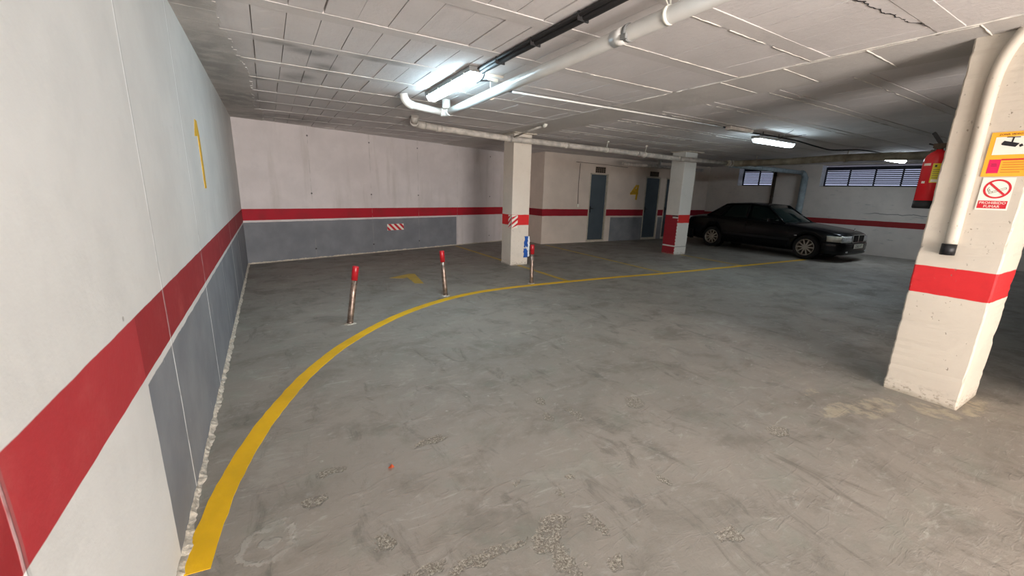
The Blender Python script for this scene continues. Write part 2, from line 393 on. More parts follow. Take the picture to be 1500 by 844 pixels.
def text_mesh(name, body, mat, org, u, v, size, parent, ext=.0006, align='LEFT', xs=1.):
    """raised lettering: org = baseline start, u = reading direction, v = up"""
    cu = bpy.data.curves.new(name + '_curve', 'FONT'); cu.body = body; cu.size = size; cu.extrude = ext; cu.align_x = align; cu.resolution_u = 2
    ob = bpy.data.objects.new(name + '_tmp', cu); COL.objects.link(ob)
    bpy.context.view_layer.update()
    me = bpy.data.meshes.new_from_object(ob.evaluated_get(bpy.context.evaluated_depsgraph_get()))
    COL.objects.unlink(ob); bpy.data.objects.remove(ob); bpy.data.curves.remove(cu)
    u = Vector(u).normalized(); v = Vector(v).normalized(); w = u.cross(v)
    off = parent_world(parent) if parent is not None else Vector()
    for q in me.vertices:
        c = q.co.copy(); q.co = Vector(org) + u * c.x * xs + v * c.y + w * c.z - off
    me.materials.clear(); me.materials.append(mat); me.name = name
    o = bpy.data.objects.new(name, me); COL.objects.link(o)
    if parent is not None: o.parent = parent
    return o

# ------------------------------------------------------------------ materials
M = {}
M['floor'] = mat_floor(); M['wl'] = mat_wall_left(); M['wb'] = mat_wall_back()
M['wd'] = mat_stripe_wall('storeroom_render', (216, 202, 188), (150, 12, 34), .83, 1.035, 'x', ((9.62, 11.12), (11.9, 12.15)))
M['ww'] = mat_stripe_wall('outer_wall_render', (214, 204, 194), (150, 34, 34), .835, .995, 'y')
M['wr'] = simple('rough_render', (186, 178, 164), .85)
M['p1'] = mat_pillar('pillar_paint_cream', (216, 206, 192), (214, 34, 34))
M['p2'] = mat_pillar('pillar_paint_white', (214, 212, 204), (190, 30, 34), extra='two')
M['p3'] = mat_pillar('pillar_paint_rough', (196, 186, 171), (196, 28, 32), .835, 1.045)
M['yel'] = mat_paint_line('yellow_road_paint', (244, 190, 10), .66)
M['yelw'] = mat_paint_line('worn_yellow_paint', (196, 160, 50), .55)
M['yelp'] = simple('yellow_wall_paint', (214, 168, 30), .6)
M['cb'] = mat_ceiling('block'); M['cr'] = mat_ceiling('rib'); M['cs'] = mat_ceiling('slab')
M['mortar'] = simple('pale_mortar', (196, 186, 170), .9, var=.2, sc=30., bump=.5)
M['mortarc'] = simple('white_mortar_ridge', (214, 208, 198), .85)
M['mortarg'] = simple('lumpy_mortar', (186, 178, 164), .95, var=.3, sc=35., bump=.7)
M['pvc'] = simple('white_plastic_pipe', (222, 220, 214), .35, var=.05, sc=5.)
M['pvco'] = simple('old_plastic_pipe', (186, 178, 168), .55, var=.25, sc=9.)
M['pvcb'] = simple('dusty_brown_pipe', (150, 138, 118), .7, var=.25, sc=7.)
M['pvcg'] = simple('blue_grey_pipe', (150, 162, 166), .5, var=.2, sc=8.)
M['dark'] = simple('dark_rubber', (30, 28, 28), .6)
M['black'] = simple('black_plastic', (16, 16, 18), .5, var=.05)
M['blackg'] = simple('gap_shadow_black', (22, 20, 20), .9)
M['steelr'] = simple('rusty_bare_steel', (150, 132, 120), .36, .8, var=.35, sc=24., bump=.4)
M['redp'] = simple('red_enamel', (168, 26, 36), .3, var=.1)
M['redx'] = simple('extinguisher_red', (206, 24, 34), .22, var=.05)
M['rust'] = simple('dark_brown_metal', (70, 56, 44), .6, .3)
M['doorb'] = simple('blue_grey_metal_door', (74, 84, 90), .55, .1, var=.08, sc=3.)
M['dframe'] = simple('cream_door_frame', (190, 180, 162), .6)
M['alu'] = simple('bare_aluminium', (200, 196, 188), .3, .8)
M['lampb'] = simple('luminaire_grey_housing', (128, 128, 126), .5)
M['blue'] = simple('blue_foam', (24, 84, 168), .6, var=.15)
M['foamw'] = simple('torn_white_foam', (224, 228, 232), .8)
M['white'] = simple('sign_white', (232, 228, 214), .4, var=.02)
M['signr'] = simple('sign_red', (198, 36, 48), .4, var=.04)
M['signy'] = simple('sign_orange', (250, 172, 50), .35, var=.02)
M['signyd'] = simple('sign_dark_orange_print', (206, 132, 40), .4, var=.02)
M['signp'] = simple('sign_magenta', (214, 24, 84), .4, var=.02)
M['ink'] = simple('printed_black', (26, 24, 28), .5, var=.02)
M['inkg'] = simple('printed_olive', (96, 100, 70), .5, var=.02)
M['labely'] = simple('label_yellow', (222, 206, 40), .4, var=.03)
M['brick'] = simple('pale_vent_block', (140, 122, 104), .9)
M['winf'] = simple('dark_blue_window_frame', (34, 38, 54), .5, .2)
M['winr'] = simple('white_window_reveal', (236, 236, 240), .7)
M['leaf'] = simple('dry_orange_leaf', (200, 84, 40), .7)
M['carp'] = simple('black_car_paint', (4, 5, 8), .22, .0, var=.02, bump=0., Specular_IOR_Level=.35)
M['cart'] = simple('car_black_trim', (12, 12, 13), .55, var=.03)
M['tyre'] = simple('tyre_rubber', (24, 22, 22), .85, var=.1, sc=40.)
M['rim'] = simple('silver_alloy', (196, 190, 178), .3, .75, var=.05)
M['chrome'] = simple('chrome', (210, 212, 216), .12, 1., var=.02, bump=0.)
M['seat'] = simple('dark_seat_cloth', (40, 42, 46), .9)
M['lens'] = simple('headlamp_glass', (240, 246, 244), .16, .55, var=.35, sc=38., bump=.6)
M['amber'] = simple('indicator_pale_lens', (206, 200, 186), .2, .2)
M['plate'] = simple('number_plate_white', (224, 220, 204), .4, var=.02)
def glass():
    n = N('car_window_tint')
    return n.fin(lin((66, 92, 88)), .03, 0., None, Transmission_Weight=.85, IOR=1.3)
M['glass'] = glass()
def emis(name, c, s):
    n = N(name); n.b.inputs['Base Color'].default_value = (.8, .8, .8, 1)
    n.b.inputs['Emission Color'].default_value = (*c, 1); n.b.inputs['Emission Strength'].default_value = s
    return n.m_
M['tube'] = emis('lit_diffuser', (.60, .85, 1.), 62.)
M['tubeb'] = emis('lit_diffuser_cool', (.68, .88, 1.), 42.)
M['tubed'] = emis('lit_diffuser_near', (.66, .86, 1.), 26.)
M['tubec'] = emis('lit_diffuser_distant', (.76, .88, 1.), 66.)

# ================================================================== SETTING
# floor
mb = MB(); mb.grid(lambda u, v: (-3 + u * 22, -9 + v * 22, 0), 44, 44, False, (0, 0, -.2))
structure(mb.build('floor', M['floor'], fix=True), 'grey worn concrete garage floor', 'floor')

def wall_seg(mbx, a, b, th, z0, z1):
    """slab whose inner face runs a->b; thickness th to the left side of the direction a->b"""
    a = Vector((*a, 0)); b = Vector((*b, 0)); d = (b - a).normalized(); nrm = Vector((-d.y, d.x, 0)) * th
    P = [a, b, b + nrm, a + nrm]
    mbx.prism([q + Vector((0, 0, z0)) for q in P], (0, 0, z1 - z0))
HT = H + .25
w = MB(); w.box(XL - .3, XL, -6.0, 9.4, -.1, HT); structure(w.build('wall_left', M['wl']), 'long white wall with red stripe and grey lower panel', 'wall')
w = MB(); wall_seg(w, (BW0.x - .4, BW0.y - .4 * BWD.y / BWD.x), (BW1.x + .4, BW1.y + .4 * BWD.y / BWD.x), .3, -.1, HT)
structure(w.build('wall_back', M['wb']), 'far formwork wall with red stripe, grey dado and hazard sticker', 'wall')
# storeroom block: side + front with door openings
DOORS = [(8.68, 9.36), (11.16, 11.82), (12.18, 12.84)]
DY = 9.92
w = MB(); w.box(6.90, 7.15, DY, 11.8, -.1, HT)
xs = [7.15] + [q for d in DOORS for q in (d[0] - .04, d[1] + .04)] + [15.2]
for i in range(0, len(xs), 2): w.box(xs[i], xs[i + 1], DY, DY + .25, -.1, HT)
for d in DOORS: w.box(d[0] - .04, d[1] + .04, DY, DY + .25, 2.14, HT); w.box(d[0] - .04, d[1] + .04, DY + .2, DY + .25, -.1, 2.14)
structure(w.build('wall_storeroom', M['wd']), 'cream storeroom wall with red stripe and three metal doors', 'wall')
# window wall: inner face from A to B
WA = Vector((15.62, 1.8, 0)); WB = Vector((14.48, 10.3, 0)); WD = (WB - WA).normalized(); WN = Vector((WD.y, -WD.x, 0))  # WN points outside (+x)
def wp(y, z=0., off=0.):
    t = (y - WA.y) / WD.y; q = WA + WD * t + WN * off; return Vector((q.x, q.y, z))
WINS = [(7.74, 8.86), (3.95, 6.40)]
w = MB()
def wseg(y0, y1, z0, z1):
    P = [wp(y0, z0), wp(y1, z0), wp(y1, z0, .5), wp(y0, z0, .5)]; w.prism(P, (0, 0, z1 - z0))
wseg(-6.2, WINS[1][0], -.1, HT); wseg(WINS[1][1], WINS[0][0], -.1, HT); wseg(WINS[0][1], 10.6, -.1, HT)
for a, b in WINS: wseg(a, b, -.1, 1.95); wseg(a, b, 2.60, HT)
structure(w.build('wall_right', M['ww']), 'outer wall with red stripe and two high louvred windows behind the car', 'wall')
# rear wall with the vehicle entrance, behind the camera, and the wall beside the entrance
w = MB(); w.box(-.8, -.3, -6.05, -5.75, -.1, HT); w.box(2.9, 19., -6.05, -5.75, -.1, HT); w.box(-.3, 2.9, -6.05, -5.75, 2.4, HT)
structure(w.build('wall_entrance', M['wr']))
w = MB(); w.box(5.1, 5.35, -5.75, .12, -.1, HT); structure(w.build('wall_partition', M['wr']))

# ceiling: slab + hollow blocks between ribs
w = MB(); w.box(-.9, 19., -6.05, 13.2, H + .03, H + .25)
cs = w.build('ceiling', M['cs']); structure(cs, 'low ceiling of hollow blocks between concrete ribs', 'ceiling')
PY = .757; Y0 = 3.39
rib = MB(); blk = MB(); slab = MB(); ridge = MB()
ys = [Y0 + PY * k for k in range(-12, 12)]
for c in ys:
    if c > 11.4: continue
    rib.box(-.2, 4.0, c - .068, c + .068, H - .0015, H + .05)
    rib.box(4.75, 16, c - .06, c + .06, H - .002, H + .05)
rnd = random.Random(3)
for k in range(len(ys) - 1):
    y0 = ys[k] + .068; y1 = ys[k + 1] - .068
    if y0 > 11.2: continue
    sh = rnd.uniform(-.02, .02)
    x = -.2 + sh * .3
    i = 0
    while x < 3.99:
        x1 = min(x + .213, 4.0)
        g = rnd.choice((.0015, .003, .004, .0065)) if x < 2.2 else rnd.choice((.0006, .001, .0018))
        if y0 > 5.4: g *= .8
        dz = rnd.uniform(0, .005)
        jx = rnd.uniform(-.002, .002)
        b0 = len(blk.v)
        blk.box(x + g, x1 - g, y0 + .002, y1 - .002, H + dz, H + .06)
        for q in blk.v[b0:]:
            if q.y > (y0 + y1) / 2: q.x += jx
        x += .213; i += 1
    x = 4.75
    while x < 15.9:
        g = rnd.choice((.0006, .001, .0016)); blk.box(x + g, x + .213 - g, y0 + .001, y1 - .001, H + rnd.uniform(0, .003), H + .06); x += .213
slab.box(4.0, 4.75, -5.7, 11.4, H - .004, H + .05)
rs_ = random.Random(8); yy_ = -5.7
while yy_ < 11.:
    ww_ = -.185 + rs_.uniform(-.02, .02) + max(0, min(.14, (yy_ - 4.) * .09)) + (.10 if yy_ > 7.8 else 0)
    slab.box(-.45, ww_, yy_, yy_ + .0605, H - .0025 - rs_.uniform(0, .001), H + .05); yy_ += .06
rb = rib.build('rib', M['cr'], cs, bevel=.002, seg=1); rb['label'] = 'smooth concrete ribs of the ceiling'
bl = blk.build('hollow_blocks', M['cb'], cs); bl['label'] = 'rows of rough hollow blocks with dark gaps'
sb = slab.build('slab_strip', M['cs'], cs); sb['label'] = 'smooth cast concrete strips'
# mortar ridges: wavy seam along the cast strip and board joints across it
def ridge_line(a, b, r, step=.05, wob=.008, skip=.0):
    a = Vector(a); b = Vector(b); L = (b - a).length; k = max(2, int(L / step)); d = (b - a).normalized(); s = Vector((-d.y, d.x, 0)); seg = []
    for i in range(k + 1):
        if rnd.random() < skip:
            if len(seg) > 2: ridge.tube(seg, [r * rnd.uniform(.6, 1.3) for _ in seg], 6)
            seg = []
        else: seg.append(a + (b - a) * (i / k) + s * rnd.uniform(-wob, wob))
    if len(seg) > 2: ridge.tube(seg, [r * rnd.uniform(.6, 1.3) for _ in seg], 6)
ridge_line((4.0, -.6, H - .004), (4.0, 3.9, H - .004), .006, skip=.06)
ridge_line((4.04, 1.0, H - .004), (4.03, 2.2, H - .004), .004, skip=.1)
for yy in (.4, .99, 1.58, 2.17, 2.76): ridge_line((4.02, yy, H - .004), (4.7, yy + .02, H - .004), .006, wob=.002)
ridge_line((4.35, .85, H - .004), (4.6, .92, H - .004), .007, wob=.004)
for c, x0, x1 in ((Y0, 2.4, 4.), (Y0 - PY, 2.3, 4.), (Y0 - 2 * PY, 2.3, 4.)):
    ridge_line((x0, c + (-.07 if c > 2 else .07), H - .004), (x1, c + (-.07 if c > 2 else .07), H - .002), .0035, wob=.003, skip=.05)
for c in ys:
    if 4.5 < c < 6.: ridge_line((-.12, c - .07, H - .001), (3.9, c - .07, H - .001), .0022, step=.09, wob=.0012, skip=.05)
for c in ys[1:]:
    if c < 8: ridge_line((4.8, c + .062, H - .003), (9.5, c + .062, H - .002), .0035, wob=.002, skip=.05)
rg = ridge.build('mortar_ridge', M['mortarc'], cs); rg['label'] = 'thin pale mortar ridges on the ceiling'
crk = MB()
cp = [(3.0, 1.30), (3.08, 1.27), (3.18, 1.28), (3.27, 1.26), (3.34, 1.27), (3.43, 1.24), (3.47, 1.25), (3.56, 1.23), (3.63, 1.24), (3.72, 1.20), (3.85, 1.18)]
for i in range(len(cp) - 1):
    a, b = cp[i], cp[i + 1]; n_ = 4
    crk.tube([(a[0] + (b[0] - a[0]) * t / n_, a[1] + (b[1] - a[1]) * t / n_ + rnd.uniform(-.006, .006), H - .001) for t in range(n_ + 1)], [rnd.uniform(.0008, .0038) for _ in range(n_ + 1)], 5)
ck = crk.build('crack', M['blackg'], cs); ck['label'] = 'ragged dark crack in the ceiling'

# lumpy mortar along the foot of the walls
def bead(name, path, r, mat, label, side=1):
    """ragged wedge of spilled mortar between wall foot and floor"""
    m_ = MB(); rr = random.Random(11)
    (ax, ay), (bx, by) = path; L = math.hypot(bx - ax, by - ay); k = int(L / .018); d = Vector((bx - ax, by - ay, 0)) / L; s_ = Vector((d.y, -d.x, 0)) * side
    vs = []; fs = []; w1 = w2 = r
    for i in range(k + 1):
        w1 = w1 * .7 + .3 * r * rr.uniform(.2, 2.1); w2 = w2 * .7 + .3 * r * rr.uniform(.2, 2.0); o = Vector((ax, ay, 0)) + d * (L * i / k)
        vs += [o - s_ * .02 + Vector((0, 0, -.03)), o - s_ * .02 + Vector((0, 0, w2)), o + s_ * .003 + Vector((0, 0, w2)), o + s_ * w1 * .55 + Vector((0, 0, w2 * rr.uniform(.3, .75))), o + s_ * w1 + Vector((0, 0, .001)), o + s_ * w1 + Vector((0, 0, -.03))]
    for i in range(k):
        for j in range(6): fs.append((i * 6 + j, i * 6 + (j + 1) % 6, (i + 1) * 6 + (j + 1) % 6, (i + 1) * 6 + j))
    m_.add(vs, fs); m_.f.append([0, 1, 2, 3, 4, 5]); m_.sm.append(False); m_.f.append([k * 6 + j for j in range(6)]); m_.sm.append(False)
    return structure(m_.build(name, mat), label, 'trim')
bead('trim_1', [(XL, -5.6), (XL, 9.03)], .022, M['mortarg'], 'lumpy pale mortar along the foot of the long white wall')
bead('trim_2', [(BW0.x, BW0.y), (6.85, BW0.y + (6.85 - BW0.x) * BWD.y / BWD.x)], .02, M['mortar'], 'pale mortar line along the foot of the far wall')

# doors
def make_door(i, x0, x1, lab):
    z1 = 2.10; y = DY
    t = thing('door_%d' % i, ((x0 + x1) / 2, y, .07), lab, 'door', 'metal storeroom doors', 'structure')
    f = MB(); f.box(x0 - .04, x0, y - .012, y + .1, 0, z1 + .04); f.box(x1, x1 + .04, y - .012, y + .1, 0, z1 + .04); f.box(x0 - .04, x1 + .04, y - .012, y + .1, z1, z1 + .04)
    f.box(x0 - .04, x1 + .04, y - .02, y + .1, 0, .07)
    f.build('door_frame', M['dframe'], t, .003)
    l = MB(); l.box(x0 + .004, x1 - .004, y + .03, y + .07, .075, z1 - .004)
    leaf = l.build('door_leaf', M['doorb'], t, .003)
    e = MB(); e.box(x1 - .03, x1 - .006, y + .018, y + .032, .09, z1 - .02); e.build('edge_strip', M['alu'] if i == 1 else M['doorb'], t, .002)
    h = MB(); h.box(x0 + .05, x0 + .09, y + .02, y + .032, .93, 1.13); h.tube([(x0 + .07, y + .03, 1.06), (x0 + .07, y - .02, 1.06), (x0 + .085, y - .03, 1.06), (x0 + .19, y - .03, 1.055)], .011, 10)
    h.build('door_handle', M['black'], t)
    # the louvre-like perforated block over the door
    return t
make_door(1, *DOORS[0], 'blue-grey metal door with a bright edge strip, beside the painted number')
make_door(2, *DOORS[1], 'dark blue-grey metal door, the middle one of three')
make_door(3, *DOORS[2], 'dark metal door partly hidden by the red-faced pillar')
def vent(x0, x1, z0, z1, lab):
    t = thing('vent_block', ((x0 + x1) / 2, DY, z0), lab, 'vent', 'perforated vent blocks over the doors')
    f = MB(); cols = 5; rows = 3; dx = (x1 - x0) / cols; dz = (z1 - z0) / rows; b = .2
    for i in range(cols + 1): f.box(x0 + dx * i - dx * b * .5, x0 + dx * i + dx * b * .5, DY - .012, DY - .001, z0 - dz * .1, z1 + dz * .1)
    for j in range(rows + 1): f.box(x0, x1, DY - .012, DY - .001, z0 + dz * j - dz * b * .5, z0 + dz * j + dz * b * .5)
    f.build('vent_lattice', M['brick'], t)
    f = MB(); f.box(x0, x1, DY - .004, DY - .001, z0, z1); q = f.build('vent_shade_sheet', M['blackg'], t); q['label'] = 'flat black sheet for the shade in the lattice holes'  # flat sheet on the wall, its black stands for shade inside the openings
vent(8.84, 9.24, 2.16, 2.33, 'dark perforated vent block over the door with the bright edge')
vent(11.29, 11.71, 2.16, 2.31, 'dark perforated vent block over the middle door')
vent(12.38, 12.8, 2.16, 2.31, 'dark perforated vent block over the door behind the red-faced pillar')

# windows
def make_window(i, y0, y1, lab, bars):
    t = thing('window_%d' % i, wp((y0 + y1) / 2, 1.95), lab, 'window', None, 'structure')
    r = MB()
    def sl(a, b, z0, z1, o0, o1): r.prism([wp(a, z0, o0), wp(b, z0, o0), wp(b, z0, o1), wp(a, z0, o1)], (0, 0, z1 - z0))
    sl(y1 - .012, y1 - .001, 1.955, 2.598, .0, .49); sl(y0 + .001, y0 + .012, 1.955, 2.598, .0, .49)
    r.build('reveal', M['winr'], t)
    r = MB(); sl(y0, y1, 1.951, 1.966, -.01, .48); r.build('window_sill', M['dframe'], t)
    r = MB(); o0, o1 = .36, .40
    sl(y0 + .012, y1 - .012, 1.966, 2.01, o0, o1); sl(y0 + .012, y1 - .012, 2.46, 2.56, o0, o1)
    for k in range(bars + 1):
        c = y0 + .03 + (y1 - y0 - .06) * k / bars; sl(c - .018, c + .018, 1.99, 2.5, o0, o1)
    r.build('window_frame', M['winf'], t)
    r = MB(); k = 8
    for j in range(k):
        z = 2.03 + (2.45 - 2.03) * (j + .5) / k
        a, b = wp(y0 + .03, z, .375), wp(y1 - .03, z, .375); d = (b - a).normalized(); nn = Vector((d.y, -d.x, 0))
        r.obox((a + b) / 2, d * (b - a).length / 2, (nn * .02 + Vector((0, 0, -.013))), (Vector((0, 0, 1)) * .004 + nn * .002))
    r.build('louvre_slats', M['winf'], t)
    return t
make_window(1, *WINS[0], 'small high louvred window beside the thin brown downpipe', 2)
make_window(2, *WINS[1], 'long high louvred window with dark frame beyond the extinguisher', 4)

# ================================================================== PILLARS
def pillar(x0, x1, y0, y1, mat, lab, rough=.006, seed=1):
    """square pillar with slightly broken arrises"""
    rr = random.Random(seed); m_ = MB(); nz = 90; c = .02; vs = []; fs = []
    off = [(x0, y0), (x1, y0), (x1, y1), (x0, y1)]; ring = []
    def pts():
        P = []
        for i, (px, py) in enumerate(off):
            sx = 1 if px == x0 else -1; sy = 1 if py == y0 else -1
            a = (px + sx * c * .5, py); b = (px, py + sy * c * .5); mid = (px + sx * c * .15, py + sy * c * .15)
            P += [b, mid, a] if i in (0, 2) else [a, mid, b]
        return P
    base = pts(); npt = len(base); chip = [0.] * 4
    for k in range(nz + 1):
        z = -.02 + (H + .02) * k / nz
        for i in range(4):
            chip[i] = chip[i] * .5 + (rr.random() ** 4) * rough * (1.6 if z < .25 or z > 2.3 else 1.)
        for j, (px, py) in enumerate(base):
            q = chip[j // 3] * (1. if j % 3 == 1 else .45)
            sx = 1 if px < (x0 + x1) / 2 else -1; sy = 1 if py < (y0 + y1) / 2 else -1
            vs.append((px + sx * q, py + sy * q, z))
    for k in range(nz):
        for j in range(npt): fs.append((k * npt + j, k * npt + (j + 1) % npt, (k + 1) * npt + (j + 1) % npt, (k + 1) * npt + j))
    m_.add(vs, fs); m_.f.append(list(range(npt))); m_.sm.append(False); m_.f.append([nz * npt + j for j in range(npt)]); m_.sm.append(False)
    o = m_.build('concrete_pillar', mat); return tag(o, lab, 'pillar', None, 'structure')
pl1 = pillar(4.22, 4.64, 7.14, 7.54, M['p1'], 'cream square pillar with red band and torn blue foam on its corner', .004, 2)
pl2 = pillar(9.13, 9.60, 6.95, 7.36, M['p2'], 'white pillar whose shaded face is red down to the floor, by the car', .006, 5)
pl3 = pillar(4.31, 4.84, .64, 1.08, M['p3'], 'large pitted white pillar carrying the orange camera sign', .012, 9)
# drop head plates over the two far pillars
for px, py, sx, sy, pp_ in ((4.44, 7.30, .26, .24, pl1), (9.38, 7.1, .3, .27, pl2)):
    m_ = MB(); m_.box(px - sx, px + sx, py - sy, py + sy, H - .03, H - .007); m_.build('plaster_cap', M['mortar'], pp_, .006)

# ================================================================== FLOOR MARKINGS AND PAINTED NUMBERS
def catmull(P, k=8):
    P = [Vector(q) for q in P]; out = []
    for i in range(len(P) - 1):
        a = P[max(i - 1, 0)]; b = P[i]; c = P[i + 1]; d = P[min(i + 2, len(P) - 1)]
        for j in range(k):
            t = j / k
            out.append(.5 * ((2 * b) + (c - a) * t + (2 * a - 5 * b + 4 * c - d) * t * t + (3 * b - a - 3 * c + d) * t ** 3))
    out.append(P[-1]); return out
def ribbon(name, P, wd, mat, lab, z=.002, k=8):
    C = catmull([(x, y, 0) for x, y in P], k) if len(P) > 2 else [Vector((*P[0], 0)).lerp(Vector((*P[1], 0)), i / 12) for i in range(13)]
    m_ = MB(); vs = []; fs = []; rr = random.Random(5)
    for i, c in enumerate(C):
        t = (C[min(i + 1, len(C) - 1)] - C[max(i - 1, 0)]).normalized(); s = Vector((-t.y, t.x, 0)); w_ = wd if not callable(wd) else wd(i / (len(C) - 1))
        e = rr.uniform(-.003, .003)
        vs += [c + s * (w_ / 2 + e) + Vector((0, 0, z)), c - s * (w_ / 2 - e) + Vector((0, 0, z)), c + s * (w_ / 2 + e) + Vector((0, 0, -.004)), c - s * (w_ / 2 - e) + Vector((0, 0, -.004))]
    n_ = len(C)
    for i in range(n_ - 1):
        a = i * 4; b = a + 4
        fs += [(a, a + 1, b + 1, b), (a + 2, b + 2, b + 3, a + 3), (a, b, b + 2, a + 2), (a + 1, a + 3, b + 3, b + 1)]
    fs += [(0, 2, 3, 1), ((n_ - 1) * 4, (n_ - 1) * 4 + 1, (n_ - 1) * 4 + 3, (n_ - 1) * 4 + 2)]
    m_.add(vs, fs); return tag(m_.build(name, mat), lab, 'floor marking')
arc = [(-.385, 1.72), (-.33, 2.14), (-.22, 2.58), (-.05, 3.03), (.17, 3.48), (.49, 3.96), (.91, 4.42), (1.41, 4.83), (2.02, 5.17), (2.62, 5.36), (3.3, 5.43), (4.39, 5.42), (5.51, 5.37), (6.71, 5.27), (8.37, 5.21), (11.1, 5.13), (12.0, 5.1)]
arcm = ribbon('curved_floor_line', arc, lambda t: .105 if t < .55 else .105, M['yel'], 'yellow line curving from the long wall past the three posts')
ribbon('bay_line', [(4.41, 5.37), (4.40, 7.12)], .09, M['yelw'], 'worn yellow bay line between the cream pillar and the curved line', .0015)
ribbon('bay_line', [(4.38, 7.56), (4.34, 10.3)], .09, M['yelw'], 'faint yellow bay line running from the cream pillar to the far wall', .0015)
ribbon('bay_line', [(6.74, 5.22), (6.92, 9.7)], .09, M['yelw'], 'faint yellow bay line meeting the corner of the storeroom', .0015)
ribbon('bay_line', [(9.32, 5.2), (9.36, 6.9)], .09, M['yelw'], 'faint yellow bay line in front of the red-faced pillar', .0015)
# number one lying on the bay floor
m_ = MB(); m_.prism([(1.66, 6.86, 0), (1.86, 6.74, 0), (1.95, 6.79, 0), (1.93, 6.30, 0), (2.06, 6.24, 0), (2.16, 7.04, 0), (2.06, 7.08, 0)], (0, 0, .0025))
tag(m_.build('painted_floor_number', M['yelw']), 'worn yellow number 1 painted on the parking bay floor', 'number')
# number one on the long wall (thin paint layer)
x = XL
m_ = MB(); m_.prism([(x, q[0], q[1]) for q in ((4.17, 1.975), (4.06, 1.84), (4.225, 1.855), (4.225, 1.45), (4.34, 1.45), (4.33, 1.86), (4.275, 1.975))], (.003, 0, 0))
tag(m_.build('painted_wall_number', M['yelp']), 'tall yellow number 1 painted on the long white wall', 'number')
# number four on the storeroom wall
t = MB(); y = DY
def strok(a, b, w_):
    a = Vector((a[0], y, a[1])); b = Vector((b[0], y, b[1])); d = (b - a).normalized(); s = Vector((-d.z, 0, d.x)) * w_ / 2
    t.prism([a + s, b + s, b - s, a - s], (0, -.003, 0))
strok((10.70, 1.84), (10.46, 1.56), .075); strok((10.42, 1.555), (10.80, 1.575), .07); strok((10.77, 1.85), (10.72, 1.36), .085)
strok((10.66, 1.72), (10.66, 1.58), .10); strok((10.57, 1.66), (10.60, 1.58), .06)
tag(t.build('painted_wall_number', M['yelp']), 'yellow number 4 painted on the storeroom wall between two doors', 'number')

# ================================================================== BOLLARDS
def bollard(x, y, dx, dy, lab, h=.66):
    t = thing('parking_post', (x, y, 0), lab, 'bollard', 'steel parking posts along the curved line')
    ax = Vector((dx, dy, 1)).normalized(); o = Vector((x, y, 0)); r = .033; k = .3
    p = MB(); p.tube([o + ax * (h * q) for q in (0.01, .2, .5, .765)], [r] * 4, 24, True); p.tube([o + ax * (h * q) for q in (.015, .04)], r + .004, 24)
    q = p.build('post', M['steelr'], t); q['label'] = 'scuffed bare steel post'
    p = MB(); p.lathe([(0, h * .76), (r + .002, h * .76), (r + .002, h * .985), (r - .004, h), (0, h)], o, ax, 24)
    q = p.build('red_sleeve', M['redp'], t); q['label'] = 'red painted top'
    p = MB(); rr = random.Random(int(x * 100)); n_ = 18
    pts = [(x + math.cos(2 * math.pi * i / n_) * .062 * rr.uniform(.8, 1.2), y + math.sin(2 * math.pi * i / n_) * .062 * rr.uniform(.8, 1.2)) for i in range(n_)]
    p.add([(a, b, 0.0) for a, b in pts] + [(x + (a - x) * .7, y + (b - y) * .7, .008) for a, b in pts] + [(x, y, .01)],
          [(i, (i + 1) % n_, n_ + (i + 1) % n_, n_ + i) for i in range(n_)] + [(n_ + i, n_ + (i + 1) % n_, 2 * n_) for i in range(n_)])
    p.build('mortar_collar', M['mortarg'], t)
    return t
bollard(.665, 4.63, .15, .0, 'red-topped steel post leaning by the number 1 on the floor, closest to the long wall')
bollard(2.095, 5.365, -.075, .02, 'red-topped steel post, middle of the three along the curved line')
bollard(3.71, 5.56, -.015, .0, 'red-topped steel post just in front of the cream pillar')

# ================================================================== PIPES
def elbow(a, c, b, k=8):
    a, c, b = Vector(a), Vector(c), Vector(b)
    return [(a * (1 - s) ** 2 + c * 2 * s * (1 - s) + b * s * s) for s in (i / k for i in range(k + 1))]
# long white drain pipe under the ceiling
PX = 2.09
t = thing('white_drain_pipe', (PX, 3., 2.5), 'long white drain pipe running under the ceiling beside the lit lamp', 'pipe')
m_ = MB(); m_.tube([(2.05, -.9, 2.515), (2.06, 1., 2.51), (PX, 3., 2.50), (2.15, 5.30, 2.49)], .048, 24); q = m_.build('pipe_run', M['pvc'], t)
for yy, rr_ in ((2.19, .0515),):
    m_ = MB(); m_.tube([(2.073, yy - .055, 2.504), (2.076, yy + .055, 2.504)], rr_, 24); m_.build('pipe_coupling', M['pvc'], t)
m_ = MB(); m_.tube([(2.072, 2.10, 2.505), (2.072, 2.125, 2.505)], .0535, 24); m_.box(2.02, 2.04, 2.09, 2.135, 2.46, 2.49); q = m_.build('clamp', M['lampb'], t); q['label'] = 'dark metal clamp band'
m_ = MB(); m_.tube([(2.066, 1.79, 2.507), (2.066, 1.815, 2.507)], .052, 24); m_.tube([(2.066, 1.80, 2.55), (2.06, 1.80, H - .005)], .006, 8); m_.tube([(2.05, 1.80, 2.55), (1.96, 1.79, H - .005)], .004, 8); q = m_.build('hanger_strap', M['white'], t); q['label'] = 'white hanging strap'
m_ = MB(); m_.tube([(2.145, 4.15, 2.545), (2.14, 4.15, H - .005)], .005, 8); m_.tube([(2.147, 4.14, 2.495), (2.147, 4.16, 2.495)], .049, 20); m_.build('hanger_strap', M['white'], t)
m_ = MB(); m_.tube(elbow((2.15, 5.28, 2.49), (2.155, 5.40, 2.49), (2.06, 5.41, 2.49)), .052, 20); m_.tube([(2.08, 5.405, 2.49), (1.64, 5.33, 2.515)], .043, 20)
m_.build('branch_pipe', M['pvc'], t)
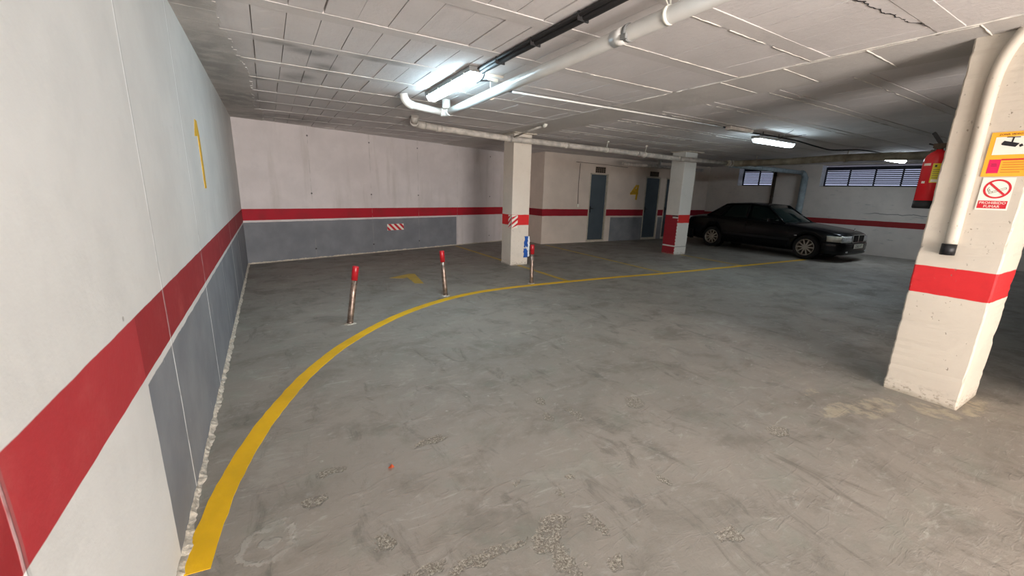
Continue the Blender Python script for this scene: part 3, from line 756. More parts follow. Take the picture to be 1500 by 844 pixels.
m_ = MB(); m_.tube(elbow((1.67, 5.335, 2.513), (1.56, 5.32, 2.52), (1.55, 5.32, H - .004)), .05, 20); m_.build('pipe_elbow', M['pvc'], t)
m_ = MB(); m_.tube([(2.10, 5.30, 2.52), (2.10, 5.30, H - .004)], .055, 20); m_.build('ceiling_stub', M['pvc'], t)
# old grey drain along the pillars
t = thing('grey_drain_pipe', (4.2, 6.97, 2.48), 'long scuffed grey drain pipe crossing in front of the two far pillars', 'pipe')
m_ = MB(); pth = [(2.34, 6.97, 2.53), (2.6, 6.97, 2.515), (4.05, 6.97, 2.468), (6.3, 6.95, 2.45), (8.66, 6.86, 2.41), (10.75, 6.80, 2.42)]
m_.tube(pth, .055, 20); m_.build('pipe_run', M['pvco'], t)
for xx, zz, yy in ((2.62, 2.515, 6.97), (4.0, 2.469, 6.97), (5.35, 2.458, 6.958), (7.35, 2.432, 6.908), (8.75, 2.411, 6.857)):
    m_ = MB(); m_.tube([(xx - .05, yy, zz), (xx + .05, yy, zz)], .061, 20); m_.build('pipe_coupling', M['pvco'], t)
m_ = MB(); m_.tube(elbow((2.38, 6.97, 2.53), (2.2, 6.97, 2.54), (2.14, 6.80, 2.54)), .062, 20); m_.tube([(2.15, 6.82, 2.54), (2.14, 6.75, H - .004)], .058, 18); m_.build('pipe_elbow', M['pvco'], t)
for xx, yy, zz in ((6.45, 6.95, 2.50), (7.6, 6.9, 2.48)):
    m_ = MB(); m_.tube([(xx, yy, zz - .04), (xx + .02, yy - .02, H - .004)], .005, 8); m_.tube([(xx - .01, yy, zz - .05), (xx + .01, yy, zz - .05)], .063, 18); m_.tube([(xx + .02, yy - .02, H - .03), (xx + .02, yy - .02, H - .004)], .025, 12); m_.build('hanger_strap', M['white'], t)
# side branch up to the ceiling at the cream pillar
t = thing('branch_drain_pipe', (4.07, 6.5, 2.5), 'thin grey branch pipe rising from the cream pillar to the ceiling', 'pipe')
m_ = MB(); m_.tube([(4.08, 6.89, 2.50), (4.10, 6.4, 2.565), (4.13, 6.02, 2.60)], .017, 14); m_.build('pipe_run', M['pvco'], t)
m_ = MB(); m_.tube([(4.13, 6.03, 2.595), (4.135, 5.97, 2.605), (4.137, 5.96, H - .004)], .032, 14); q = m_.build('pipe_socket', M['white'], t); q['label'] = 'white socket at the ceiling'
# joint cluster + brown pipe towards the extinguisher
t = thing('brown_drain_pipe', (11, 5, 2.4), 'thick dusty brown drain pipe running from the pipe joints toward the fire extinguisher', 'pipe')
m_ = MB(); m_.tube([(10.95, 6.62, 2.42), (11.0, 5.52, 2.42), (11.0, 4.28, 2.45), (11.0, 2.2, 2.41), (11., -.5, 2.40)], .078, 20); m_.build('pipe_run', M['pvcb'], t)
m_ = MB(); m_.tube(elbow((10.62, 6.81, 2.42), (10.93, 6.80, 2.42), (10.95, 6.5, 2.42)), .072, 20)
m_.build('pipe_elbow', M['pvcb'], t)
for a in ((10.72, 6.8), (10.82, 6.78)):
    m_ = MB(); m_.tube([(a[0] - .025, a[1], 2.42), (a[0] + .025, a[1] - .01, 2.42)], .088, 20); q = m_.build('pipe_coupling', M['pvco'], t)
for yy in (6.25, 4.28, 2.9):
    m_ = MB(); m_.tube([(11., yy - .03, 2.44 if yy < 5 else 2.42), (11., yy + .03, 2.44 if yy < 5 else 2.42)], .086, 20); m_.tube([(11.03, yy, 2.5), (11.05, yy, H - .004)], .008, 8); m_.build('pipe_clamp', M['pvcb'], t)
# pale blue-grey pipe to the outer wall and down
t = thing('blue_grey_drain_pipe', (13, 6.85, 2.4), 'pale blue-grey drain pipe going across and down the outer wall beside the car', 'pipe')
dn = wp(6.78, 0, -.13)
m_ = MB(); m_.tube([(10.9, 6.85, 2.38), (12.3, 6.85, 2.38), (dn.x - .1, 6.82, 2.37)], .062, 20); m_.build('pipe_run', M['pvcg'], t)
m_ = MB(); m_.tube(elbow((dn.x - .16, 6.82, 2.37), (dn.x, 6.80, 2.37), (dn.x, dn.y, 2.2)), .078, 20); m_.build('pipe_elbow', M['pvcg'], t)
m_ = MB(); m_.tube([(dn.x, dn.y, 2.25), (dn.x, dn.y, 0.)], .095, 20); m_.build('downpipe', M['pvcg'], t)
for xx in (12.4, 13.1):
    m_ = MB(); m_.tube([(xx - .05, 6.85, 2.38), (xx + .05, 6.85, 2.38)], .069, 20); m_.build('pipe_coupling', M['pvcg'], t)
dn2 = wp(7.66, 0, -.06)
m_ = MB(); m_.tube([(dn2.x, dn2.y, 0.), (dn2.x, dn2.y, 2.45)], .045, 14)
for zz in (.6, 1.6, 2.3): m_.tube([(dn2.x, dn2.y, zz), (dn2.x, dn2.y, zz + .03)], .053, 14)
tag(m_.build('thin_downpipe', M['rust']), 'thin dark brown downpipe on the outer wall behind the car roof', 'pipe')
# pipe stub over the doors
t = thing('storeroom_pipe', (11, 9.6, 2.42), 'grey pipe under the ceiling in front of the middle storeroom door', 'pipe')
m_ = MB(); m_.tube([(9.2, 9.15, 2.41), (10.9, 9.2, 2.42), (13.2, 9.3, 2.43)], .05, 16); m_.build('pipe_run', M['pvco'], t)
m_ = MB(); m_.tube([(10.7, 9.19, 2.42), (10.95, 9.2, 2.42)], .064, 16); m_.tube([(10.85, 9.2, 2.44), (10.85, 9.2, H - .004)], .045, 14); m_.build('pipe_tee', M['pvco'], t)
# wall wires beside the first door
m_ = MB(); m_.tube([(8.21, DY - .006, 1.20), (8.19, DY - .006, 1.8), (8.21, DY - .006, 2.40)], .008, 8); m_.tube([(8.05, DY - .006, 2.43), (9.3, DY - .006, 2.41), (10.2, DY - .006, 2.38)], .006, 8)
tag(m_.build('wall_cable', M['rust']), 'thin brown cable running down the storeroom wall to a switch', 'cable')
m_ = MB(); m_.box(8.16, 8.24, DY - .03, DY - .001, 1.10, 1.19); m_.box(8.18, 8.22, DY - .036, DY - .03, 1.12, 1.17)
tag(m_.build('light_switch', M['white'], None, .004), 'small white switch below the thin cable beside the storeroom door', 'switch')

# ================================================================== LAMPS
def lamp(c, d, L, W, mat, lab, zt=H, hd=.05, dd=.055, nm='strip_lamp'):
    """c centre xy, d unit direction"""
    c = Vector((c[0], c[1], 0)); d = Vector((*d, 0)).normalized(); s = Vector((-d.y, d.x, 0))
    t = thing(nm, (c.x, c.y, zt - hd - dd), lab, 'lamp', 'fluorescent ceiling lamps')
    z1 = zt - .001; z0 = zt - hd
    m_ = MB(); P = [c + d * L / 2 * i + s * W / 2 * j for i, j in ((-1, -1), (1, -1), (1, 1), (-1, 1))]
    m_.prism([q + Vector((0, 0, z0)) for q in P], (0, 0, z1 - z0)); m_.build('lamp_housing', M['lampb'], t, .006)
    m_ = MB(); a = [(c + d * (L / 2 - .008) * i + s * (W / 2 - .008) * j + Vector((0, 0, z0))) for i, j in ((-1, -1), (1, -1), (1, 1), (-1, 1))]
    b = [(c + d * (L / 2 - .04) * i + s * (W / 2 - .028) * j + Vector((0, 0, z0 - dd))) for i, j in ((-1, -1), (1, -1), (1, 1), (-1, 1))]
    m_.add(a + b, [(0, 1, 2, 3), (7, 6, 5, 4), (0, 4, 5, 1), (1, 5, 6, 2), (2, 6, 7, 3), (3, 7, 4, 0)])
    q = m_.build('diffuser', mat, t, .01); q['label'] = 'glowing white diffuser'
    for i in (-.8, -.3, .3, .8):
        for j in (-1, 1):
            m_ = MB(); e = c + d * L / 2 * i + s * (W / 2 + .002) * j; m_.obox((e.x, e.y, z0), d * .012, s * .004, (0, 0, .014)); m_.build('clip', M['alu'], t)
    for i in (-1, 1): m_ = MB(); e = c + d * (L / 2 + .002) * i; m_.obox((e.x, e.y, z0 + .01), d * .006, s * .02, (0, 0, .012)); m_.build('end_cap', M['alu'], t)
    return t
lamp((1.80, 4.42), (0.01, 1), 1.30, .14, M['tube'], 'lit strip lamp beside the white drain pipe', H)  # this lamp and the overhead one sit flush with the ceiling, not hung
lamp((1.80, .62), (0, 1), 1.30, .155, M['tubed'], 'lit strip lamp overhead beside the white drain pipe, mostly out of view', H)
lamp((7.82, 4.17), (1, -.0), 1.20, .155, M['tubeb'], 'lit strip lamp hanging between the cream pillar and the car', 2.555)
lamp((12.87, 4.03), (1, -.0), 1.1, .155, M['tubec'], 'small distant lit lamp near the long louvred window', 2.575)
# cable tray between the lamps
t = thing('black_cable_bundle', (1.86, 2.5, 2.6), 'thick black cable bundle fixed to the ceiling leading to the lamp', 'cable')
m_ = MB(); m_.tube([(1.855, 3.78, H - .03), (1.85, 3.1, H - .03), (1.86, 2.2, H - .03), (1.86, 1.25, H - .03)], .026, 12); m_.tube([(1.82, 3.78, H - .02), (1.815, 3.1, H - .02), (1.82, 2.2, H - .02), (1.82, 1.25, H - .02)], .016, 10); m_.build('dark_run', M['dark'], t)
for yy in (3.4, 2.85, 2.3, 1.8): m_ = MB(); m_.box(1.80, 1.89, yy - .005, yy + .005, H - .058, H - .004); m_.build('cable_tie', M['dark'], t)
t = thing('lamp_feed_cable', (1.95, 3.9, 2.6), 'short black cable looping from the bundle to a small junction by the pipe', 'cable')
m_ = MB(); m_.tube(catmull([(1.87, 3.72, H - .02), (1.90, 3.85, H - .07), (1.91, 4.0, H - .08), (1.94, 4.0, H - .06), (2.03, 3.97, H - .05), (2.10, 3.98, H - .04)], 4), .008, 8); m_.build('dark_run', M['black'], t)
m_ = MB(); m_.box(2.02, 2.13, 3.96, 3.99, H - .05, H - .02); m_.box(1.96, 2.16, 3.90, 3.935, H - .02, H - .002); m_.build('mounting_bracket', M['white'], t)
# white conduit to the second lamp
t = thing('white_cable_conduit', (4.6, 4.27, H), 'thin white conduit along the ceiling ending at a junction box', 'conduit')
m_ = MB(); m_.tube([(2.50, 4.30, H - .03), (4.4, 4.24, H - .03), (6.32, 4.20, H - .03)], .012, 10); m_.build('conduit_run', M['pvc'], t)
m_ = MB(); m_.tube([(2.44, 4.335, H - .018), (4.4, 4.28, H - .018), (6.9, 4.25, H - .018)], .012, 10); m_.build('dark_run', M['dark'], t)  # dark tube drawn as the shadow beneath the white conduit
m_ = MB(); m_.box(6.42, 7.05, 4.12, 4.22, H - .06, H - .009); m_.build('junction_box', M['pvco'], t, .006)
m_ = MB(); m_.tube(catmull([(7.1, 4.25, H - .03), (7.8, 4.27, H - .02), (8.45, 4.15, H - .05), (9.2, 4.12, H - .10), (9.9, 4.1, H - .12), (10.9, 4.0, H - .05), (12.2, 4.0, H - .04)], 5), .013, 8)
tag(m_.build('sagging_black_cable', M['dark']), 'black cable sagging between the two far ceiling lamps', 'cable')
m_ = MB(); m_.tube([(7.9, 4.15, 2.556), (7.9, 4.15, H - .003)], .006, 8); m_.tube([(7.4, 4.15, 2.556), (7.4, 4.15, H - .003)], .006, 8)
m_.tube([(7.9, 4.15, 2.56), (7.55, 3.75, 2.628)], .004, 6); m_.tube([(7.9, 4.15, 2.56), (8.2, 3.85, 2.628)], .004, 6)
tag(m_.build('lamp_hanger', M['dark']), 'thin dark wires holding the lamp between the cream pillar and the car', 'wire')

# ================================================================== THINGS ON THE LARGE PILLAR
X3 = 4.31
t = thing('pillar_conduit', (X3, .915, 1.14), 'white vertical conduit on the pitted pillar with a black open end', 'conduit')
m_ = MB(); m_.tube(catmull([(X3 - .006, .912, 1.21), (X3 - .006, .918, 1.7), (X3 - .006, .928, 2.25), (X3 - .012, .905, 2.47), (X3 - .03, .84, 2.62)], 6), .036, 20)
m_.build('conduit_run', M['p3'], t)
m_ = MB(); m_.tube([(X3 - .026, .912, 1.145), (X3 - .026, .912, 1.225)], .041, 24); q = m_.build('black_end', M['black'], t); q['label'] = 'black rubber end'
U = (0, -1, 0); V = (0, 0, 1)
def panel(mbx, ya, yb, za, zb, d0, d1, X=X3):
    """flat rectangle on the pillar face; ya>yb, d = distance out of the face"""
    mbx.box(X - d1, X - d0, yb, ya, za, zb)
# camera warning sign
t = thing('camera_warning_sign', (X3, .75, 1.705), 'orange video surveillance sign with a black camera picture on the pitted pillar', 'sign')
m_ = MB(); panel(m_, .862, .648, 1.703, 1.992, .001, .004); m_.build('sign_board', M['signy'], t)
m_ = MB(); panel(m_, .838, .66, 1.845, 1.96, .0042, .0052); m_.build('white_panel', M['white'], t)
m_ = MB()
def pq(P, d0=.0054, d1=.0064): m_.prism([(X3 - d0, a, b) for a, b in P], (d0 - d1, 0, 0))
pq([(.808, 1.915), (.797, 1.935), (.727, 1.915), (.742, 1.892), (.803, 1.908)]); pq([(.728, 1.905), (.716, 1.912), (.708, 1.898), (.722, 1.89)]); pq([(.766, 1.925), (.762, 1.955), (.755, 1.955), (.758, 1.922)]); pq([(.79, 1.955), (.73, 1.952), (.73, 1.957), (.79, 1.96)])
q = m_.build('camera_picture', M['ink'], t); q['label'] = 'black camera pictogram'
m_ = MB(); panel(m_, .840, .786, 1.725, 1.815, .0042, .0052); m_.build('magenta_square', M['signp'], t)
m_ = MB(); panel(m_, .786, .655, 1.808, 1.818, .0042, .0050); m_.build('red_rule', M['signr'], t)
m_ = MB()
for k, z in enumerate((1.794, 1.779, 1.763, 1.747, 1.731)): panel(m_, .776, .662 if k != 4 else .69, z - .0035, z + .0035, .0042, .0048)
q = m_.build('small_print', M['signyd'], t); q['label'] = 'lines of small print'
text_mesh('sign_title', 'ZONA VIDEOVIGILADA', M['ink'], (X3 - .0045, .828, 1.970), U, V, .017, t, .0004)
m_ = MB(); panel(m_, .826, .802, 1.783, 1.786, .0054, .006); panel(m_, .826, .80, 1.772, 1.775, .0054, .006); m_.build('small_mark', M['ink'], t)
# no smoking sign
t = thing('no_smoking_sign', (X3, .765, 1.48), 'white no smoking sign with red circle and red caption on the pitted pillar', 'sign')
m_ = MB(); panel(m_, .845, .695, 1.478, 1.697, .001, .003); m_.build('sign_board', M['white'], t)
cy_, cz_, R_, r_ = .766, 1.620, .064, .053
m_ = MB(); nn = 48; vs = []; fs = []
for i in range(nn):
    a = 2 * math.pi * i / nn
    for R0 in (R_, r_):
        for d in (.0032, .0042): vs.append((X3 - d, cy_ - R0 * math.cos(a), cz_ + R0 * math.sin(a)))
for i in range(nn):
    j = (i + 1) % nn; a = i * 4; b = j * 4
    fs += [(a + 1, b + 1, b + 3, a + 3), (a, a + 2, b + 2, b), (a, b, b + 1, a + 1), (a + 2, a + 3, b + 3, b + 2)]
m_.add(vs, fs); dd_ = r_ * .72
m_.prism([(X3 - .0044, cy_ + dd_ + .004, cz_ + dd_ - .004), (X3 - .0044, cy_ + dd_ - .004, cz_ + dd_ + .004), (X3 - .0044, cy_ - dd_ - .004, cz_ - dd_ + .004), (X3 - .0044, cy_ - dd_ + .004, cz_ - dd_ - .004)], (-.0008, 0, 0))
q = m_.build('red_circle', M['signr'], t); q['label'] = 'red ring with slanting bar'
m_ = MB()
def cig(a, b, w_):
    a = Vector((X3 - .0034, *a)); b = Vector((X3 - .0034, *b)); d = (b - a).normalized(); s = Vector((0, -d.z, d.y)) * w_ / 2; m_.prism([a + s, b + s, b - s, a - s], (-.0006, 0, 0))
cig((.800, 1.597), (.727, 1.630), .0022); cig((.797, 1.588), (.724, 1.620), .0022); cig((.800, 1.598), (.797, 1.587), .0022); cig((.727, 1.631), (.724, 1.619), .0022)
cig((.802, 1.600), (.810, 1.618), .003); cig((.810, 1.618), (.803, 1.632), .003); cig((.796, 1.606), (.801, 1.62), .003); cig((.785, 1.604), (.782, 1.594), .002)
q = m_.build('cigarette_picture', M['inkg'], t); q['label'] = 'smoking cigarette pictogram'
m_ = MB(); panel(m_, .837, .702, 1.489, 1.541, .0032, .0042); m_.build('red_caption', M['signr'], t)
text_mesh('caption_text', 'PROHIBIDO', M['white'], (X3 - .0044, .7695, 1.519), U, V, .0235, t, .0005, 'CENTER')
text_mesh('caption_text', 'FUMAR', M['white'], (X3 - .0044, .7695, 1.495), U, V, .0235, t, .0005, 'CENTER')

# fire extinguisher on the far side of the pillar
ex, ey, ez, er = 4.57, 1.170, 1.47, .078
t = thing('fire_extinguisher', (ex, ey, ez), 'red fire extinguisher with yellow label hanging behind the pitted pillar', 'fire extinguisher')
m_ = MB(); m_.lathe([(er - .004, .055), (er, .06), (er, .36), (er * .97, .385), (er * .85, .41), (er * .6, .432), (.025, .445), (.02, .455), (0, .455)], (ex, ey, ez), seg=40); m_.build('cylinder_body', M['redx'], t)
m_ = MB(); m_.lathe([(0, .0), (er - .006, 0), (er + .002, .008), (er + .002, .062), (0, .062)], (ex, ey, ez), seg=40); q = m_.build('base_ring', M['black'], t); q['label'] = 'black base ring'
m_ = MB(); m_.tube([(ex, ey, ez + .45), (ex, ey, ez + .50)], .02, 16); m_.box(ex - .018, ex + .018, ey - .045, ey + .04, ez + .465, ez + .50); m_.build('valve', M['rust'], t, .003)
m_ = MB(); m_.obox((ex, ey + .03, ez + .54), (.013, 0, 0), Vector((0, .03, .045)), Vector((0, -.009, .007))); m_.obox((ex, ey + .04, ez + .49), (.012, 0, 0), Vector((0, .03, .012)), Vector((0, -.001, .006))); q = m_.build('lever', M['black'], t, .003); q['label'] = 'black squeeze lever'
def curved_label(name, a0, a1, z0, z1, mat, rr=er + .0012, ns=10):
    m_ = MB(); m_.grid(lambda u, v: (ex + rr * math.cos(a0 + (a1 - a0) * u), ey + rr * math.sin(a0 + (a1 - a0) * u), ez + z0 + (z1 - z0) * v), ns, 1, True); return m_.build(name, mat, t, fix=False)
A = math.pi  # facing the camera
q = curved_label('yellow_label', A + .05, A + .85, .2, .345, M['labely']); q['label'] = 'yellow instruction label'
q = curved_label('white_label', A - .75, A - .12, .33, .348, M['white'])
q = curved_label('white_label', A - .55, A - .25, .195, .212, M['white'])
q = curved_label('label_print', A + .15, A + .75, .205, .225, M['white'], er + .002)
q = curved_label('label_print', A + .2, A + .36, .318, .334, M['ink'], er + .002, 3)
m_ = MB()
for z in (.235, .25, .265, .28, .295):
    m_.grid(lambda u, v, z=z: (ex + (er + .0018) * math.cos(A + .15 + .6 * u), ey + (er + .0018) * math.sin(A + .15 + .6 * u), ez + z + .004 * v), 8, 1, True)
m_.build('label_lines', M['inkg'], t, fix=False)
m_ = MB(); m_.tube(catmull([(ex + .02, ey - .03, ez + .48), (ex + .07, ey - .02, ez + .45), (ex + .10, ey - .01, ez + .36), (ex + .1, ey, ez + .1)], 5), .01, 10); m_.build('hose', M['black'], t)
m_ = MB(); m_.box(ex - .02, ex + .02, 1.078, ey - er + .002, ez + .30, ez + .33); m_.box(ex - .03, ex + .03, 1.078, 1.086, ez + .25, ez + .40); m_.build('wall_bracket', M['rust'], t)

# ================================================================== STICKERS AND GUARDS
def bwp(x, z, off):
    q = BW0 + BWD * ((x - BW0.x) / BWD.x) + Vector((BWD.y, -BWD.x, 0)) * off; return Vector((q.x, q.y, z))
t = thing('hazard_sticker', bwp(2.6, .51, 0), 'small red and white striped hazard plate on the grey part of the far wall', 'sign')
z0, z1 = .505, .655
m_ = MB(); nb = Vector((BWD.y, -BWD.x, 0))
m_.prism([bwp(2.39, z0, .001), bwp(2.82, z0, .001), bwp(2.82, z1, .001), bwp(2.39, z1, .001)], nb * .003); m_.build('plate', M['white'], t)
m_ = MB()
def clipstripe(u0, w_):
    # stripe leaning to the right going down
    P = []
    for (u, z) in ((u0, z1), (u0 + w_, z1), (u0 + w_ + .15, z0), (u0 + .15, z0)): P.append([u, z])
    L_, R_ = 2.39, 2.82
    def cl(poly, test, inter):
        out = []
        for i in range(len(poly)):
            a, b = poly[i], poly[(i + 1) % len(poly)]
            if test(a): out.append(a)
            if test(a) != test(b): out.append(inter(a, b))
        return out
    def atx(X): return lambda a, b: [X, a[1] + (b[1] - a[1]) * (X - a[0]) / (b[0] - a[0])]
    P = cl(P, lambda q: q[0] >= L_, atx(L_)); P = cl(P, lambda q: q[0] <= R_, atx(R_))
    if len(P) > 2: m_.prism([bwp(u, z, .0045) for u, z in P], nb * .001)
for k in range(-2, 5): clipstripe(2.41 + k * .14, .07)
q = m_.build('red_stripes', M['signr'], t); q['label'] = 'slanting red stripes'
# hazard corner guard on the cream pillar: wraps the near corner
t = thing('corner_hazard_guard', (4.22, 7.14, .76), 'red and white striped guard wrapped round the near corner of the cream pillar', 'corner guard')
m_ = MB(); m_.box(4.212, 4.36, 7.132, 7.139, .775, 1.04); m_.box(4.212, 4.219, 7.132, 7.26, .775, 1.04); m_.build('guard_strip', M['white'], t)
m_ = MB()
for k in range(4):
    z = .735 + k * .105
    def cz(q): return max(.776, min(1.039, q))
    a0, a1 = z, z + .05
    m_.prism([(4.222, 7.1315, cz(a0)), (4.36, 7.1315, cz(a0 + .10)), (4.36, 7.1315, cz(a1 + .10)), (4.222, 7.1315, cz(a1))], (0, -.001, 0))
    m_.prism([(4.2115, 7.142, cz(a0)), (4.2115, 7.26, cz(a0 - .1)), (4.2115, 7.26, cz(a1 - .1)), (4.2115, 7.142, cz(a1))], (-.001, 0, 0))
q = m_.build('red_stripes', M['signr'], t); q['label'] = 'slanting red stripes'
# torn blue foam
t = thing('blue_foam_guard', (4.62, 7.13, .16), 'torn blue foam strip on the cream pillar behind the post', 'corner guard')
rr = random.Random(4)
def ragged(y, xa, xb, za, zb, n_, amp):
    L_ = [(xa + rr.uniform(-amp, amp), za + (zb - za) * i / n_) for i in range(n_ + 1)]; R_ = [(xb + rr.uniform(-amp, amp) * .6, za + (zb - za) * i / n_) for i in range(n_ + 1)]
    m_ = MB()
    for i in range(n_):
        m_.prism([(L_[i][0], y, L_[i][1]), (R_[i][0], y, R_[i][1]), (R_[i + 1][0], y, R_[i + 1][1]), (L_[i + 1][0], y, L_[i + 1][1])], (0, -.014, 0))
    return m_
ragged(7.139, 4.545, 4.638, .37, .60, 9, .014).build('foam_piece', M['blue'], t, .003); ragged(7.139, 4.53, 4.632, .155, .345, 8, .014).build('foam_piece', M['blue'], t, .003)
ragged(7.1385, 4.625, 4.668, .17, .60, 14, .014).build('torn_backing', M['foamw'], t, .002)
m_ = MB(); m_.prism([(4.56, 7.124, .40), (4.585, 7.124, .39), (4.64, 7.124, .30), (4.62, 7.124, .295)], (0, -.002, 0)); m_.build('torn_backing', M['foamw'], t)
m_ = MB(); m_.add([(.43, 1.98, .004), (.455, 1.995, .012), (.465, 1.975, .003), (.445, 1.965, .010), (.44, 1.98, .0)], [(0, 1, 3), (1, 2, 3), (0, 3, 4), (3, 2, 4), (0, 4, 1), (1, 4, 2)])
tag(m_.build('dry_leaf', M['leaf']), 'tiny curled orange leaf lying on the concrete floor', 'leaf')

# ================================================================== CAR
CX, CY = 12.94, 4.42
def cw(x, s, z): return Vector((CX + x, CY + s, z))
car = thing('black_sedan', (CX, CY + 2.2, 0), 'black four-door sedan with alloy wheels parked in front of the outer wall', 'car')
ST = [  # s, half width, bottom, side shoulder, centre top
 (0.00, .58, .30, .60, .66), (.03, .66, .25, .64, .71), (.08, .73, .22, .68, .745), (.16, .78, .20, .71, .77), (.32, .82, .19, .745, .80), (.6, .84, .19, .785, .845), (1.0, .853, .19, .83, .89),
 (1.35, .86, .18, .865, .93), (1.6, .86, .18, .885, .93), (2.1, .86, .18, .90, .93), (2.8, .86, .18, .915, .94), (3.4, .86, .18, .925, .955), (3.7, .857, .19, .925, .985), (4.0, .845, .20, .915, .985), (4.25, .82, .22, .895, .97),
 (4.38, .79, .25, .86, .945), (4.45, .75, .28, .76, .86), (4.49, .70, .32, .62, .68)]
def st_at(s):
    for i in range(len(ST) - 1):
        if ST[i][0] <= s <= ST[i + 1][0]:
            t_ = (s - ST[i][0]) / (ST[i + 1][0] - ST[i][0]); return [a + (b - a) * t_ for a, b in zip(ST[i], ST[i + 1])]
    return ST[-1]
ss = [0, .03, .08, .16, .24, .32] + [.45 + .15 * k for k in range(26)] + [4.32, 4.38, 4.45, 4.49]
vs = []; fs = []
for s_ in ss:
    _, w_, zb, zs, zt = st_at(s_)
    half = [(0, zb), (w_ * .8, zb), (w_ * .93, zb + .03), (w_ * .985, zb + .12), (w_, .45), (w_ * 1.0, .60 if zs > .72 else (.45 + zs) / 2), (w_ * .985, zs - .05), (w_ * .96, zs - .012), (w_ * .91, zs + .008), (w_ * .75, zs + (zt - zs) * .55), (w_ * .4, zt - .008), (0, zt)]
    full = [(x_, z_) for x_, z_ in half] + [(-x_, z_) for x_, z_ in half[-2:0:-1]]
    vs += [cw(x_, s_, z_) for x_, z_ in full]
nf = len(full)
for i in range(len(ss) - 1):
    for j in range(nf): fs.append((i * nf + j, i * nf + (j + 1) % nf, (i + 1) * nf + (j + 1) % nf, (i + 1) * nf + j))
m_ = MB(); m_.add(vs, fs, True); m_.f.append(list(range(nf))); m_.sm.append(False); m_.f.append([(len(ss) - 1) * nf + j for j in range(nf)]); m_.sm.append(False)
body = m_.build('car_body', M['carp'], car)
WH = [(.79, 1), (.79, -1), (3.48, 1), (3.48, -1)]
cut = MB()
for s_, sd in WH:
    a = cw(-.95 if sd > 0 else .95, s_, .315); b = cw(-.58 if sd > 0 else .58, s_, .315); cut.tube([a, b], .345, 40)
cobj = cut.build('cut_tmp', M['cart'], car)
bo = body.modifiers.new('arches', 'BOOLEAN'); bo.operation = 'DIFFERENCE'; bo.object = cobj; bo.solver = 'EXACT'
bpy.context.view_layer.update()
me = bpy.data.meshes.new_from_object(body.evaluated_get(bpy.context.evaluated_depsgraph_get()))
body.modifiers.clear(); body.data = me; me.name = 'car_body'
bpy.data.objects.remove(cobj)
me.materials.clear(); me.materials.append(M['carp'])
# greenhouse panels
A0 = (.765, 1.42, .885); A1 = (.575, 2.02, 1.330); B1 = (.60, 2.50, 1.365); B0 = (.805, 2.46, .915); C1 = (.585, 3.08, 1.345); C0 = (.80, 3.32, .93); D1 = (.545, 3.28, 1.325); D0 = (.70, 3.80, .965)
def bil(a, b, c, d, u, v, bulge=(0, 0, 0)):
    P = [(a[i] * (1 - u) + b[i] * u) * (1 - v) + (d[i] * (1 - u) + c[i] * u) * v + bulge[i] * (1 - (2 * u - 1) ** 2) for i in range(3)]
    return P
def mir(p, sd): return (p[0] * sd, p[1], p[2])
# roof
def roof(u, v):
    s_ = A1[1] + (D1[1] - A1[1]) * u; e = .575 + .028 * math.sin(math.pi * min(1, max(0, u))) ; e = e if u < .9 else e - .02 * (u - .9) * 10
    x_ = e * (2 * v - 1); zz = 1.33 + .045 * math.sin(math.pi * (u * .9 + .05)) + .035 * (1 - (2 * v - 1) ** 2); return cw(x_, s_, zz)
m_ = MB(); m_.grid(roof, 14, 12, True, (0, 0, -.03)); m_.build('roof', M['carp'], car)
for nm_, (a, b, c, d), bl_ in (('windscreen', (mir(A0, -1), A0, A1, mir(A1, -1)), (0, -.14, .03)), ('rear_window', (mir(D0, -1), D0, D1, mir(D1, -1)), (0, .06, .015))):
    m_ = MB(); m_.grid(lambda u, v: cw(*bil(a, b, c, d, u, v, (bl_[0], bl_[1] * (1 - v * .75), bl_[2]))), 12, 4, True, (0, 0, -.006)); q = m_.build(nm_, M['glass'], car)
for sd in (-1, 1):
    for (a, b, c, d) in ((A0, B0, B1, A1), (B0, C0, C1, B1)):
        a, b, c, d = [mir(q, sd) for q in (a, b, c, d)]
        m_ = MB(); m_.grid(lambda u, v: cw(*bil(a, b, c, d, u, v)), 4, 4, True, (-.005 * sd, 0, 0)); m_.build('side_window', M['glass'], car)
    a, b, c, d = [mir(q, sd) for q in (C0, D0, D1, C1)]
    m_ = MB(); m_.grid(lambda u, v: cw(*bil(a, b, c, d, u, v, (0, 0, 0))), 4, 4, True, (-.03 * sd, 0, 0)); m_.build('rear_roof_pillar', M['carp'], car)
    fr = MB()
    for P, r_ in (((A0, A1), .026), ((B0, B1), .03), ((C0, C1), .022), ((D0, D1), .022), ((A1, B1, C1, D1), .024), ((A0, B0, C0, D0), .018)):
        fr.tube([cw(*mir(q, sd)) for q in P], r_, 8)
    fr.build('window_frame', M['carp'], car)
# bonnet join cowl
m_ = MB(); m_.grid(lambda u, v: cw(-.74 + 1.48 * u, 1.30 + .16 * v - .13 * (1 - (2 * u - 1) ** 2) , .893 + .035 * (1 - (2 * u - 1) ** 2) - .0 * v), 12, 2, True, (0, 0, -.02)); m_.build('wiper_cowl', M['cart'], car)
# seats
for x_, s_, wd_ in ((-.37, 2.35, .25), (.37, 2.35, .25), (0, 3.15, .62)):
    m_ = MB(); m_.obox(cw(x_, s_, .93), (wd_, 0, 0), (0, .05, -.01), (0, .06, .17))
    if wd_ < .5: m_.obox(cw(x_, s_ + .07, 1.14), (.12, 0, 0), (0, .035, 0), (0, .01, .06))
    m_.build('seat', M['seat'], car, .03)
